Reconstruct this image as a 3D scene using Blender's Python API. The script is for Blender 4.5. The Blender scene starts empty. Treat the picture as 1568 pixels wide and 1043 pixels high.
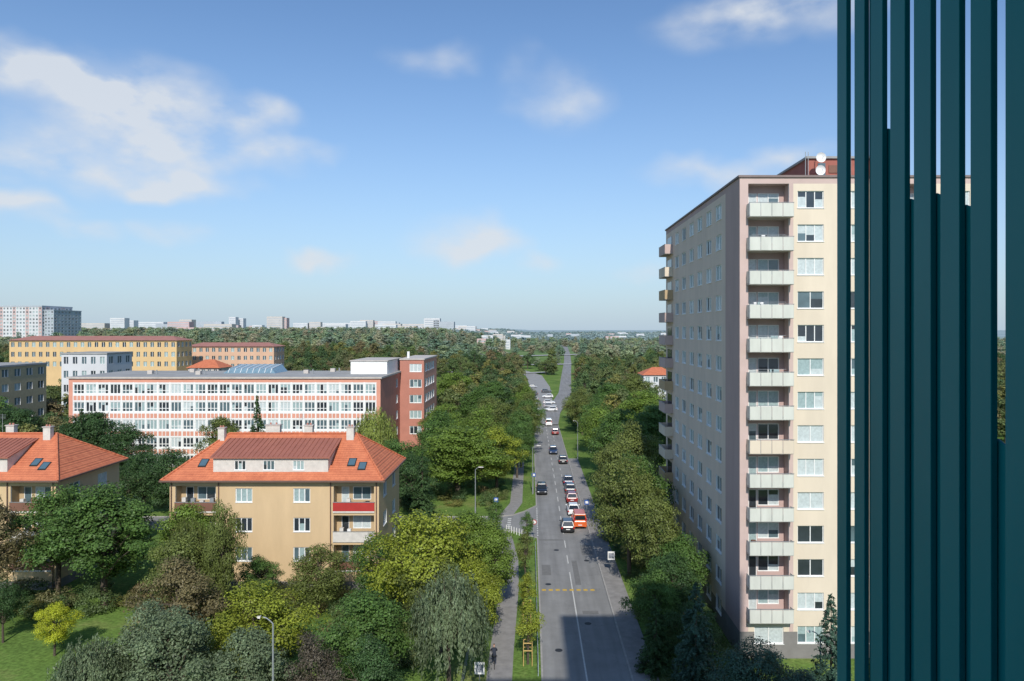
import bpy, math, random
import numpy as np
from mathutils import Vector, Matrix
random.seed(7); RNG=np.random.default_rng(11)
scene=bpy.context.scene
COL=scene.collection
rad=math.radians
# ------------------------------------------------------------ materials
def newmat(name):
    m=bpy.data.materials.new(name); m.use_nodes=True
    nt=m.node_tree; b=nt.nodes['Principled BSDF']; return m,nt,b
def N(nt,t,**k):
    n=nt.nodes.new(t)
    for a,v in k.items(): setattr(n,a,v)
    return n
def plain(name,col,rough=.7,var=.12,scale=1.5,metal=0,spec=.3,bump=0,streak=False):
    m,nt,b=newmat(name)
    tc=N(nt,'ShaderNodeTexCoord')
    src=tc.outputs['Object']
    mp=N(nt,'ShaderNodeMapping'); mp.inputs['Scale'].default_value=(1,1,.25 if streak else 1)
    nt.links.new(src,mp.inputs[0])
    no=N(nt,'ShaderNodeTexNoise'); no.inputs['Scale'].default_value=scale; no.inputs['Detail'].default_value=4; no.inputs['Roughness'].default_value=.65
    nt.links.new(mp.outputs[0],no.inputs['Vector'])
    mr=N(nt,'ShaderNodeMapRange'); mr.inputs[1].default_value=.3; mr.inputs[2].default_value=.7
    mr.inputs[3].default_value=1-var; mr.inputs[4].default_value=1+var*.6
    nt.links.new(no.outputs['Fac'],mr.inputs[0])
    mx=N(nt,'ShaderNodeVectorMath',operation='SCALE'); mx.inputs[0].default_value=col[:3]
    nt.links.new(mr.outputs[0],mx.inputs['Scale'])
    nt.links.new(mx.outputs[0],b.inputs['Base Color'])
    b.inputs['Roughness'].default_value=rough; b.inputs['Metallic'].default_value=metal
    b.inputs['Specular IOR Level'].default_value=spec
    if bump:
        bp=N(nt,'ShaderNodeBump'); bp.inputs['Strength'].default_value=bump; bp.inputs['Distance'].default_value=.05
        n2=N(nt,'ShaderNodeTexNoise'); n2.inputs['Scale'].default_value=scale*12
        nt.links.new(src,n2.inputs['Vector']); nt.links.new(n2.outputs['Fac'],bp.inputs['Height']); nt.links.new(bp.outputs[0],b.inputs['Normal'])
    return m
def leafmat(name,ramp=None,trans=.35,gain=1.):
    m,nt,b=newmat(name)
    oi=N(nt,'ShaderNodeObjectInfo')
    tc=N(nt,'ShaderNodeTexCoord')
    if ramp:
        cr=N(nt,'ShaderNodeValToRGB'); cr.color_ramp.interpolation='LINEAR'
        el=cr.color_ramp.elements
        el[0].position=0; el[0].color=(*ramp[0],1); el[1].position=1; el[1].color=(*ramp[-1],1)
        for i,c in enumerate(ramp[1:-1]):
            e=el.new((i+1)/(len(ramp)-1)); e.color=(*c,1)
        nt.links.new(oi.outputs['Random'],cr.inputs[0]); base=cr.outputs[0]
    else: base=oi.outputs['Color']
    n1=N(nt,'ShaderNodeTexNoise'); n1.inputs['Scale'].default_value=.55; n1.inputs['Detail'].default_value=1
    n2=N(nt,'ShaderNodeTexNoise'); n2.inputs['Scale'].default_value=9; n2.inputs['Detail'].default_value=0
    for n in (n1,n2): nt.links.new(tc.outputs['Object'],n.inputs['Vector'])
    a=N(nt,'ShaderNodeMapRange'); a.inputs[1].default_value=.3; a.inputs[2].default_value=.7; a.inputs[3].default_value=.72*gain; a.inputs[4].default_value=1.35*gain
    nt.links.new(n1.outputs['Fac'],a.inputs[0])
    c=N(nt,'ShaderNodeMapRange'); c.inputs[1].default_value=.3; c.inputs[2].default_value=.7; c.inputs[3].default_value=.6; c.inputs[4].default_value=1.4
    nt.links.new(n2.outputs['Fac'],c.inputs[0])
    mu=N(nt,'ShaderNodeMath',operation='MULTIPLY'); nt.links.new(a.outputs[0],mu.inputs[0]); nt.links.new(c.outputs[0],mu.inputs[1])
    sc=N(nt,'ShaderNodeVectorMath',operation='SCALE'); nt.links.new(base,sc.inputs[0]); nt.links.new(mu.outputs[0],sc.inputs['Scale'])
    nt.links.new(sc.outputs[0],b.inputs['Base Color'])
    b.inputs['Roughness'].default_value=.5; b.inputs['Specular IOR Level'].default_value=.3
    tr=N(nt,'ShaderNodeBsdfTranslucent'); nt.links.new(sc.outputs[0],tr.inputs[0])
    mix=N(nt,'ShaderNodeMixShader'); mix.inputs[0].default_value=trans
    out=nt.nodes['Material Output']
    nt.links.new(b.outputs[0],mix.inputs[1]); nt.links.new(tr.outputs[0],mix.inputs[2]); nt.links.new(mix.outputs[0],out.inputs[0])
    return m
CREAM=plain('cream_render',(.69,.595,.47),.85,.08,.6,streak=True,bump=.1)
MAUVE=plain('mauve_render',(.50,.36,.33),.85,.08,.6,streak=True,bump=.1)
MAUVE_L=plain('mauve_lit',(.55,.42,.38),.85,.08,.6)  # lighter copy of the mauve, sunlight on the front put into the colour
GREYPL=plain('grey_plinth',(.22,.21,.2),.9,.15,1)
BALC=plain('balcony_panel',(.60,.61,.55),.55,.1,1.2,streak=True)
SLAB=plain('concrete_slab',(.5,.46,.42),.85,.15,1)
WHITE=plain('white_frame',(.78,.78,.76),.5,.05)
GLASSD=plain('glass_dark',(.035,.045,.055),.08,.3,.8,spec=.8)
GLASSM=plain('glass_mid',(.10,.15,.17),.1,.3,.8,spec=.8)
CURT=plain('glass_curtain',(.52,.58,.58),.25,.18,5,spec=.6)
CURTB=plain('glass_blind',(.32,.42,.42),.25,.2,5,spec=.6)
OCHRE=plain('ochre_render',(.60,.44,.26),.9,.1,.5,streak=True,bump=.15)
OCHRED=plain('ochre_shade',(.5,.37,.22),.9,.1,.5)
BROWN=plain('brown_railing',(.20,.10,.07),.6,.1)
REDR=plain('red_railing',(.42,.04,.035),.5,.1)
SALMON=plain('salmon_render',(.66,.31,.22),.85,.1,.5)
REDB=plain('red_brown_render',(.46,.20,.15),.85,.1,.5)
ROOFG=plain('grey_roofing',(.33,.33,.32),.9,.2,.3)
CHIM=plain('chimney_render',(.6,.57,.52),.9,.15,2)
DARK=plain('dark_metal',(.03,.03,.03),.5,.1)
STEEL=plain('galvanised_steel',(.32,.34,.35),.45,.15,3,metal=.3)
TEAL=plain('teal_painted_metal',(.008,.195,.215),.45,.15,1.2,streak=True,spec=.2)
TEALD=plain('teal_dark_metal',(.006,.12,.14),.5,.12,1.2,spec=.2)
PAINT=plain('road_paint_white',(.58,.58,.55),.8,.25,6)
PAINTY=plain('road_paint_yellow',(.62,.40,.06),.8,.25,6)
KERB=plain('kerb_stone',(.36,.35,.33),.9,.2,2)
PAVE=plain('pavement_asphalt',(.27,.26,.25),.9,.2,1.2)
BARK=plain('bark',(.10,.08,.06),.95,.3,4,bump=.4)
LEAF=leafmat('leaves',gain=1.8)
def roofmat():
    m,nt,b=newmat('clay_tiles')
    tc=N(nt,'ShaderNodeTexCoord')
    w=N(nt,'ShaderNodeTexWave'); w.bands_direction='Z'; w.inputs['Scale'].default_value=1.7; w.inputs['Distortion'].default_value=.3
    nt.links.new(tc.outputs['Object'],w.inputs[0])
    w2=N(nt,'ShaderNodeTexWave'); w2.bands_direction='X'; w2.inputs['Scale'].default_value=1.1; nt.links.new(tc.outputs['Object'],w2.inputs[0])
    no=N(nt,'ShaderNodeTexNoise'); no.inputs['Scale'].default_value=1.3; no.inputs['Detail'].default_value=8; no.inputs['Roughness'].default_value=.75; nt.links.new(tc.outputs['Object'],no.inputs[0])
    cr=N(nt,'ShaderNodeValToRGB'); cr.color_ramp.elements[0].position=.3; cr.color_ramp.elements[0].color=(.42,.115,.055,1)
    cr.color_ramp.elements[1].position=.7; cr.color_ramp.elements[1].color=(.66,.215,.10,1); nt.links.new(no.outputs['Fac'],cr.inputs[0])
    nt.links.new(cr.outputs[0],b.inputs['Base Color']); b.inputs['Roughness'].default_value=.8
    ad=N(nt,'ShaderNodeMath',operation='ADD'); nt.links.new(w.outputs['Fac'],ad.inputs[0]); nt.links.new(w2.outputs['Fac'],ad.inputs[1])
    bp=N(nt,'ShaderNodeBump'); bp.inputs['Strength'].default_value=.6; bp.inputs['Distance'].default_value=.06
    nt.links.new(ad.outputs[0],bp.inputs['Height']); nt.links.new(bp.outputs[0],b.inputs['Normal'])
    return m
TILE=roofmat()
def asphalt():
    m,nt,b=newmat('asphalt')
    tc=N(nt,'ShaderNodeTexCoord')
    mp=N(nt,'ShaderNodeMapping'); mp.inputs['Scale'].default_value=(1,.06,1); nt.links.new(tc.outputs['Object'],mp.inputs[0])
    n1=N(nt,'ShaderNodeTexNoise'); n1.inputs['Scale'].default_value=1.1; n1.inputs['Detail'].default_value=5; nt.links.new(mp.outputs[0],n1.inputs[0])
    n2=N(nt,'ShaderNodeTexNoise'); n2.inputs['Scale'].default_value=.35; n2.inputs['Detail'].default_value=8; n2.inputs['Roughness'].default_value=.7; nt.links.new(tc.outputs['Object'],n2.inputs[0])
    vo=N(nt,'ShaderNodeTexVoronoi',feature='DISTANCE_TO_EDGE'); vo.inputs['Scale'].default_value=.13
    n3=N(nt,'ShaderNodeTexNoise'); n3.inputs['Scale'].default_value=.6; n3.inputs['Detail'].default_value=4; nt.links.new(tc.outputs['Object'],n3.inputs[0])
    vs=N(nt,'ShaderNodeVectorMath',operation='SCALE'); vs.inputs['Scale'].default_value=3.; nt.links.new(n3.outputs['Color'],vs.inputs[0])
    va=N(nt,'ShaderNodeVectorMath',operation='ADD'); nt.links.new(tc.outputs['Object'],va.inputs[0]); nt.links.new(vs.outputs[0],va.inputs[1])
    nt.links.new(va.outputs[0],vo.inputs[0])
    lt=N(nt,'ShaderNodeMapRange'); lt.inputs[1].default_value=0; lt.inputs[2].default_value=.007; lt.inputs[3].default_value=.82; lt.inputs[4].default_value=1; nt.links.new(vo.outputs[0],lt.inputs[0])
    a=N(nt,'ShaderNodeMapRange'); a.inputs[1].default_value=.3; a.inputs[2].default_value=.7; a.inputs[3].default_value=.82; a.inputs[4].default_value=1.15; nt.links.new(n1.outputs[0],a.inputs[0])
    c=N(nt,'ShaderNodeMapRange'); c.inputs[1].default_value=.3; c.inputs[2].default_value=.7; c.inputs[3].default_value=.85; c.inputs[4].default_value=1.1; nt.links.new(n2.outputs[0],c.inputs[0])
    m1=N(nt,'ShaderNodeMath',operation='MULTIPLY'); nt.links.new(a.outputs[0],m1.inputs[0]); nt.links.new(c.outputs[0],m1.inputs[1])
    m2=N(nt,'ShaderNodeMath',operation='MULTIPLY'); nt.links.new(m1.outputs[0],m2.inputs[0]); nt.links.new(lt.outputs[0],m2.inputs[1])
    sc=N(nt,'ShaderNodeVectorMath',operation='SCALE'); sc.inputs[0].default_value=(.24,.24,.235); nt.links.new(m2.outputs[0],sc.inputs['Scale'])
    nt.links.new(sc.outputs[0],b.inputs['Base Color']); b.inputs['Roughness'].default_value=.85
    return m
ASPH=asphalt()
def grass():
    m,nt,b=newmat('grass')
    tc=N(nt,'ShaderNodeTexCoord')
    n1=N(nt,'ShaderNodeTexNoise'); n1.inputs['Scale'].default_value=.12; n1.inputs['Detail'].default_value=10; n1.inputs['Roughness'].default_value=.7; nt.links.new(tc.outputs['Object'],n1.inputs[0])
    n2=N(nt,'ShaderNodeTexNoise'); n2.inputs['Scale'].default_value=3; n2.inputs['Detail'].default_value=6; nt.links.new(tc.outputs['Object'],n2.inputs[0])
    cr=N(nt,'ShaderNodeValToRGB'); e=cr.color_ramp.elements
    e[0].position=.32; e[0].color=(.09,.15,.035,1); e[1].position=.7; e[1].color=(.24,.26,.09,1); x=e.new(.52); x.color=(.14,.23,.05,1)
    nt.links.new(n1.outputs[0],cr.inputs[0])
    a=N(nt,'ShaderNodeMapRange'); a.inputs[1].default_value=.3; a.inputs[2].default_value=.7; a.inputs[3].default_value=.6; a.inputs[4].default_value=1.2; nt.links.new(n2.outputs[0],a.inputs[0])
    sc=N(nt,'ShaderNodeVectorMath',operation='SCALE'); nt.links.new(cr.outputs[0],sc.inputs[0]); nt.links.new(a.outputs[0],sc.inputs['Scale'])
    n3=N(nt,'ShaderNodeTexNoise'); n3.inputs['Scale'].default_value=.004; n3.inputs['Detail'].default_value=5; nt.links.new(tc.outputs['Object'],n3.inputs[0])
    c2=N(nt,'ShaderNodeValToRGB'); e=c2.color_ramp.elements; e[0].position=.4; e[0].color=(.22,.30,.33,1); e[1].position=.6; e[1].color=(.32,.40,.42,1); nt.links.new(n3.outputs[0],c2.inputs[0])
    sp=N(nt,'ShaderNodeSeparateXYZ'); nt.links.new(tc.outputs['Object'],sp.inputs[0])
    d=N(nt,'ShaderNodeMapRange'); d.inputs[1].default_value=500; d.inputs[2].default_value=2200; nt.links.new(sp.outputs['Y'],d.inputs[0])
    mx=N(nt,'ShaderNodeMix',data_type='RGBA'); nt.links.new(d.outputs[0],mx.inputs[0]); nt.links.new(sc.outputs[0],mx.inputs[6]); nt.links.new(c2.outputs[0],mx.inputs[7])  # distance haze put into the ground colour, bluer and paler with Y
    nt.links.new(mx.outputs[2],b.inputs['Base Color']); b.inputs['Roughness'].default_value=.95; b.inputs['Specular IOR Level'].default_value=.1
    bp=N(nt,'ShaderNodeBump'); bp.inputs['Strength'].default_value=.5; bp.inputs['Distance'].default_value=.1
    nt.links.new(n2.outputs[0],bp.inputs['Height']); nt.links.new(bp.outputs[0],b.inputs['Normal'])
    return m
GRASS=grass()
# ------------------------------------------------------------ mesh builder
class MB:
    def __init__(s): s.v=[];s.f=[];s.m=[];s.mats=[]
    def mi(s,mat):
        if mat not in s.mats: s.mats.append(mat)
        return s.mats.index(mat)
    def quad(s,pts,mat):
        n=len(s.v); s.v+= [tuple(p) for p in pts]; s.f.append(tuple(range(n,n+len(pts)))); s.m.append(s.mi(mat))
    def hexa(s,p,mat,skip=()):
        n=len(s.v); s.v+=[tuple(q) for q in p]; k=s.mi(mat)
        for i,f in enumerate(((0,3,2,1),(4,5,6,7),(0,1,5,4),(1,2,6,5),(2,3,7,6),(3,0,4,7))):
            if i in skip: continue
            s.f.append(tuple(n+a for a in f)); s.m.append(k)
    def box(s,x0,x1,y0,y1,z0,z1,mat,skip=()):
        s.hexa([(x0,y0,z0),(x1,y0,z0),(x1,y1,z0),(x0,y1,z0),(x0,y0,z1),(x1,y0,z1),(x1,y1,z1),(x0,y1,z1)],mat,skip)
    def mbox(s,M,u0,u1,z0,z1,d0,d1,mat):
        s.hexa([M(u0,z0,d0),M(u1,z0,d0),M(u1,z0,d1),M(u0,z0,d1),M(u0,z1,d0),M(u1,z1,d0),M(u1,z1,d1),M(u0,z1,d1)],mat)
    def cyl(s,p0,p1,r0,r1,n,mat,caps=True):
        p0=Vector(p0);p1=Vector(p1);d=(p1-p0).normalized()
        a=d.orthogonal().normalized(); b=d.cross(a); k=s.mi(mat); o=len(s.v)
        for p,r in((p0,r0),(p1,r1)):
            for i in range(n):
                t=2*math.pi*i/n; s.v.append(tuple(p+a*r*math.cos(t)+b*r*math.sin(t)))
        for i in range(n):
            j=(i+1)%n; s.f.append((o+i,o+j,o+n+j,o+n+i)); s.m.append(k)
        if caps:
            s.f.append(tuple(range(o+n-1,o-1,-1))); s.m.append(k); s.f.append(tuple(range(o+n,o+2*n))); s.m.append(k)
    def mesh(s,name):
        me=bpy.data.meshes.new(name); me.from_pydata(s.v,[],s.f)
        for m in s.mats: me.materials.append(m)
        me.polygons.foreach_set('material_index',s.m); me.update(); return me
    def obj(s,name,parent=None,loc=(0,0,0),rotz=0,bevel=0,smooth=False):
        me=s.mesh(name)
        if smooth: me.polygons.foreach_set('use_smooth',[True]*len(me.polygons))
        o=bpy.data.objects.new(name,me); COL.objects.link(o); o.location=loc; o.rotation_euler=(0,0,rotz)
        if parent: o.parent=parent
        if bevel:
            b=o.modifiers.new('bevel','BEVEL'); b.width=bevel; b.segments=2; b.limit_method='ANGLE'
        return o
def empty(name,loc=(0,0,0),rotz=0):
    e=bpy.data.objects.new(name,None); COL.objects.link(e); e.location=loc; e.rotation_euler=(0,0,rotz); e.empty_display_size=.5; return e
def wallface(mb,M,u0,u1,z0,z1,ops,matf,depth,reveal,ubr=(),zbr=()):
    us=sorted({round(a,4) for o in ops for a in o[:2]}|{u0,u1}|set(ubr)); zs=sorted({round(a,4) for o in ops for a in o[2:4]}|{z0,z1}|set(zbr))
    us=[u for u in us if u0<=u<=u1]; zs=[z for z in zs if z0<=z<=z1]
    for i in range(len(us)-1):
        for j in range(len(zs)-1):
            uc=(us[i]+us[i+1])/2; zc=(zs[j]+zs[j+1])/2
            if any(o[0]<uc<o[1] and o[2]<zc<o[3] for o in ops): continue
            mat=matf(uc,zc) if callable(matf) else matf
            mb.quad([M(us[i],zs[j],0),M(us[i+1],zs[j],0),M(us[i+1],zs[j+1],0),M(us[i],zs[j+1],0)],mat)
    for a,b,c,d in ops:
        for q in (((a,c),(a,d)),((b,c),(b,d)),((a,c),(b,c)),((a,d),(b,d))):
            (p,r),(s2,t)=q; mb.quad([M(p,r,0),M(s2,t,0),M(s2,t,depth),M(p,r,depth)],reveal)
def window(mb,M,a,b,c,d,dep,n,fr=WHITE,panes=None,fw=.06,sill=True,transom=0):
    if panes is None: panes=[GLASSD,GLASSM,CURT,CURTB]
    w=(b-a)/n; same=random.choice(panes) if random.random()<.6 else None
    for i in range(n):
        g=same or random.choice(panes); u0=a+i*w; u1=u0+w
        if random.random()<.3:
            zc=c+(d-c)*random.uniform(.3,.75); g2=random.choice(panes)
            mb.quad([M(u0,c,dep-.02),M(u1,c,dep-.02),M(u1,zc,dep-.02),M(u0,zc,dep-.02)],g2)
            mb.quad([M(u0,zc,dep-.02),M(u1,zc,dep-.02),M(u1,d,dep-.02),M(u0,d,dep-.02)],g)
        else: mb.quad([M(u0,c,dep-.02),M(u1,c,dep-.02),M(u1,d,dep-.02),M(u0,d,dep-.02)],g)
    mb.mbox(M,a,a+fw,c,d,dep-.07,dep,fr); mb.mbox(M,b-fw,b,c,d,dep-.07,dep,fr)
    mb.mbox(M,a+fw,b-fw,c,c+fw,dep-.07,dep,fr); mb.mbox(M,a+fw,b-fw,d-fw,d,dep-.07,dep,fr)
    for i in range(1,n): mb.mbox(M,a+i*w-fw*.6,a+i*w+fw*.6,c+fw,d-fw,dep-.065,dep,fr)
    if transom: mb.mbox(M,a+fw,b-fw,c+transom,c+transom+fw,dep-.06,dep,fr)
    if sill: mb.mbox(M,a-.04,b+.04,c-.05,c-.003,-.06,dep,fr)
FRONT=lambda Y:(lambda u,z,d:(u,Y+d,z))
LEFT=lambda X:(lambda u,z,d:(X+d,u,z))
RIGHT=lambda X:(lambda u,z,d:(X-d,u,z))
# ------------------------------------------------------------ terrain
def ss(a,b,x):
    t=min(1,max(0,(x-a)/(b-a))); return t*t*(3-2*t)
def T(x,y):
    return ss(200,800,y)*(5+13*ss(20,120,-x)) + ss(1500,5000,y)*12
def gaxis(parts):
    out=[]
    for a,b,s in parts:
        v=a
        while v<b: out.append(v); v+=s
    return out
ys=gaxis([(-80,200,20),(200,1000,25),(1000,2000,100),(2000,5000,300),(5000,16001,1500)])
xs=gaxis([(-9000,-2000,1000),(-2000,-900,150),(-900,900,25),(900,2000,150),(2000,9001,1000)])
mb=MB(); W=len(xs)
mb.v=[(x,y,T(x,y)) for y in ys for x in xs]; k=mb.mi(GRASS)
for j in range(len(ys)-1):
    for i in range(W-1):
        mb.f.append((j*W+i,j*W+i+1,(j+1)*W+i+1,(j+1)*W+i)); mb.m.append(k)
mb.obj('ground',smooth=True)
# ------------------------------------------------------------ roads
def ribbon(mb,pts,w,off,mat):
    L=[]
    for i,(x,y) in enumerate(pts):
        a=Vector(pts[max(0,i-1)]);b=Vector(pts[min(len(pts)-1,i+1)]); d=(b-a).normalized(); n=Vector((-d.y,d.x))
        L.append(((x+n.x*w/2,y+n.y*w/2),(x-n.x*w/2,y-n.y*w/2)))
    for i in range(len(L)-1):
        q=[L[i][0],L[i][1],L[i+1][1],L[i+1][0]]
        mb.quad([(x,y,T(x,y)+off) for x,y in q],mat)
def densify(pts,step=12):
    out=[]
    for a,b in zip(pts,pts[1:]):
        a=Vector(a);b=Vector(b);n=max(1,int((b-a).length/step))
        for i in range(n): out.append(tuple(a.lerp(b,i/n)))
    out.append(pts[-1]); return out
RX0,RX1=1.0,7.8
mb=MB(); mb.quad([(RX0,-40,.004),(RX1,-40,.004),(RX1,205,.004),(RX0,205,.004)],ASPH)
mb.obj('road')
far1=densify([(5.2,203),(7,232),(10.5,262),(14.5,300),(20,400),(27,520),(34,660),(44,900),(40,1200)])
mb=MB(); ribbon(mb,far1,5.4,.25,ASPH); mb.obj('road')
PALE=plain('pale_concrete',(.42,.42,.41),.9,.15,.1)
far2=densify([(3.2,214),(3.8,260),(4.5,330),(2,400),(-14,470)])
mb=MB(); ribbon(mb,far2,9,.2,plain('parking_asphalt',(.30,.30,.29),.9,.15,.3)); mb.obj('parking_street')
mb=MB(); ribbon(mb,densify([(-60,480),(10,500),(90,515)]),9,.5,PALE); ribbon(mb,densify([(-95,640),(-20,610),(30,640),(120,700)]),11,.7,PALE)
ribbon(mb,densify([(-60,560),(-25,590),(-30,700),(-60,900)]),9,.9,PALE); ribbon(mb,densify([(-70,420),(-15,412),(12,425)]),6,.5,PALE); mb.obj('distant_road')
mb=MB()
pts=[(RX0,93),(-.6,94.6),(-2.2,96.3),(-5,97),(-75,97),(-75,103.5),(-5,103.5),(-2.5,104.4),(-.8,106.5),(RX0,110)]
mb.quad([(x,y,.006) for x,y in pts],ASPH); mb.obj('side_street')
mb=MB()
for y0,y1 in((-40,93),(110,205)): mb.box(RX0-.15,RX0,y0,y1,-.1,.12,KERB)
for y0,y1 in((-40,205),): mb.box(RX1,RX1+.15,y0,y1,-.1,.12,KERB)
for s in (pts[:4],pts[6:]):
    for a,b in zip(s,s[1:]):
        a=Vector((*a,0));b=Vector((*b,0)); d=(b-a).normalized(); n=Vector((d.y,-d.x,0))*.14
        if n.x>0: n=-n
        q=[a,b,b+n,a+n]; mb.hexa([(p.x,p.y,-.1) for p in q]+[(p.x,p.y,.125) for p in q],KERB)
mb.box(-75,-5,96.86,97,-.1,.12,KERB); mb.box(-75,-5,103.5,103.64,-.1,.12,KERB)
mb.obj('kerb')
mb=MB(); mb.box(RX1+.15,RX1+2.1,-40,150,-.1,.115,PAVE); mb.obj('pavement')
mb=MB(); ribbon(mb,densify([(-2.4,-40),(-2.4,60),(-2.2,75),(-2.4,84),(-3.6,96)],3),2.0,.012,PAVE)
ribbon(mb,[(-3.5,104.5),(-2.2,112),(-2.2,150),(-2.2,205)],1.9,.012,PAVE)
mb.obj('footpath')
mb=MB()
mb.box(4.32,4.44,-30,80,.0,.009,PAINT,skip=(0,))
y=83
while y<205: mb.box(4.32,4.44,y,y+3,.0,.009,PAINT,skip=(0,)); y+=6
x=1.2
while x<6.4: mb.box(x,x+.42,74.3,74.75,0,.010,PAINTY,skip=(0,)); x+=.72
for y in range(96,204,6): mb.box(5.75,5.85,y,y+2.2,0,.009,PAINT,skip=(0,))
for i in range(6): mb.box(-3.2,-2.7,97.4+i,97.9+i,0,.012,PAINT,skip=(0,))
for i in range(14): mb.box(RX0-.1,RX0+.05,94+i*1.1,94.6+i*1.1,0,.011,PAINT,skip=(0,))
mb.obj('road_markings')
mb=MB()
for x,y in((1.9,76.2),(5.3,66),(3.2,88),(6.6,84),(2.4,60.5)): mb.cyl((x,y,.0),(x,y,.012),.32,.32,18,DARK)
mb.obj('manhole_cover')
mb=MB()
DA=plain('asphalt_patch',(.18,.18,.175),.9,.15,2)
for x0,x1,y0,y1 in((1.3,2.3,79,82.5),(5,6.5,68.2,69),(6.2,7.6,86,90),(1.1,4.2,92,92.5),(4.8,5.4,76,84)): mb.quad([(x0,y0,.007),(x1,y0,.007),(x1,y1,.007),(x0,y1,.007)],DA)
mb.obj('road_patches')
# ------------------------------------------------------------ apartment tower
def tower():
    root=empty('apartment_tower')
    X0,X1,Y0,Y1,ZT=17.2,36.6,59.0,91.0,39.5
    w=MB(); wn=MB(); bl=MB()
    fl=range(14)
    wz=lambda i:(37.0-2.75*i,38.4-2.75*i)
    F=FRONT(Y0)
    TP=[CURT,CURT,CURT,CURTB,GLASSM,GLASSD]
    ops=[]
    for a,b in((21.95,24.1),(25.7,27.8),(33.9,36.1)):
        for i in fl: ops.append((a,b,*wz(i)))
    wins=list(ops)
    bays=((17.9,21.25),(29.2,32.6))
    for a,b in bays: ops.append((a,b,3.05,39.0))
    def fm(u,z):
        if z<2.2: return GREYPL
        if z>39.0: return MAUVE_L
        if u<17.9 or 21.25<u<21.6 or 28.8<u<29.2 or 32.6<u<33: return MAUVE_L
        return CREAM
    bottom=[(18.4,20.8,1.2,2.6),(29.7,32.1,1.2,2.6)]
    wallface(w,F,X0,X1,0,ZT,ops+bottom,fm,.16,WHITE,ubr=(17.9,21.6,28.8,33.0),zbr=(2.2,39.0))
    for o in wins+bottom: window(wn,F,*o,.16,3 if random.random()<.5 else 2,panes=TP)
    B=FRONT(Y0+1.1)
    for a,b in bays:
        for q in (a,b): w.quad([(q,Y0+.17,3.05),(q,Y0+1.1,3.05),(q,Y0+1.1,39),(q,Y0+.17,39)],MAUVE_L)
        w.quad([(a,Y0+.17,39),(b,Y0+.17,39),(b,Y0+1.1,39),(a,Y0+1.1,39)],MAUVE_L)
        bo=[]
        for i in range(13):
            bo.append((a+.35,a+1.05,36.35-2.75*i,38.4-2.75*i)); bo.append((a+1.12,b-.45,37.05-2.75*i,38.4-2.75*i))
        wallface(w,B,a,b,3.05,39,bo,MAUVE,.1,WHITE)
        for o in bo: window(wn,B,*o,.1,1 if o[1]-o[0]<1 else 2,panes=[CURTB,CURT,CURT,GLASSM,GLASSD],sill=False)
        for i in range(13):
            z=36.15-2.75*i; yf=Y0-.75
            bl.box(a-.12,b+.12,yf,Y0-.003,z,z+.16,SLAB); bl.box(a+.003,b-.003,Y0-.003,Y0+1.097,z,z+.16,SLAB)
            pm=BALC if random.random()<.75 else CREAM
            n=4; L=b-a+.24
            for k in range(n): bl.box(a-.12+k*L/n+.025,a-.12+(k+1)*L/n-.025,yf-.05,yf-.02,z+.05,z+1.12,pm)
            for k in range(n+1): bl.box(a-.14+k*(L-.02)/n,a-.1+k*(L-.02)/n,yf-.018,yf+.02,z+.05,z+1.16,STEEL)
            bl.box(a-.15,b+.15,yf-.06,yf+.03,z+1.16,z+1.2,STEEL)
            for q in(a-.14,b+.11): bl.box(q,q+.03,yf+.03,Y0-.01,z+.16,z+1.13,pm)
            if random.random()<.5:
                xx=random.uniform(a+.3,b-.7); bl.box(xx,xx+.35,Y0+.3,Y0+.7,z+.16,z+random.uniform(.9,1.5),random.choice([WHITE,BROWN,DARK,OCHRE]))
            if random.random()<.3:
                bl.box(a+.2,b-.3,Y0-.2,Y0-.17,z+1.35,z+1.38,STEEL)
                for k in range(3): xx=random.uniform(a+.3,b-.8); bl.box(xx,xx+.3,Y0-.2,Y0-.19,z+.9,z+1.35,random.choice([WHITE,MAUVE,CURTB]))
    S=LEFT(X0); so=[]
    for yc in(65.6,69.2,72.9,76.6,80.4,84.2):
        for i in fl: so.append((yc-.95,yc+.95,*wz(i)))
    CS_=plain('cream_shaded_side',(.72,.585,.48),.85,.09,.6,streak=True,bump=.1)  # front cream warmed in colour to offset bluish shade on this side
    wallface(w,S,Y0,Y1,0,ZT,so,lambda u,z:GREYPL if z<2.2 else (MAUVE if (u<63.3 or z>39.0) else CS_),.16,WHITE,ubr=(63.3,),zbr=(2.2,39.0))
    for o in so: window(wn,S,*o,.16,2,panes=[GLASSM,CURTB,CURT,GLASSD],fw=.09)
    for i in range(13):
        z=36.15-2.75*i
        bl.box(16.25,17.197,86.6,90.6,z,z+.16,SLAB)
        pm=random.choice([OCHRED,CREAM,BALC,MAUVE_L,CREAM])
        bl.box(16.22,16.25,86.6,90.6,z+.05,z+1.15,pm); bl.box(16.25,17.19,86.57,86.6,z+.05,z+1.15,pm); bl.box(16.25,17.19,90.6,90.63,z+.05,z+1.15,pm)
        bl.box(16.2,16.27,86.55,90.65,z+1.15,z+1.19,STEEL)
        wn.box(17.15,17.19,87.2,89.8,z+.2,z+2.2,GLASSD)
    w.quad([(X1,Y0,0),(X1,Y1,0),(X1,Y1,ZT),(X1,Y0,ZT)],CREAM); w.quad([(X0,Y1,0),(X1,Y1,0),(X1,Y1,ZT),(X0,Y1,ZT)],CREAM)
    w.obj('walls',root); wn.obj('windows',root); bl.obj('balconies',root)
    r=MB()
    r.box(X0-.12,X1+.12,Y0-.12,Y1+.12,ZT+.003,ZT+.18,plain('roof_edge',(.22,.17,.16),.7))
    PR=plain('penthouse_red',(.36,.13,.10),.85,.15,1)
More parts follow.
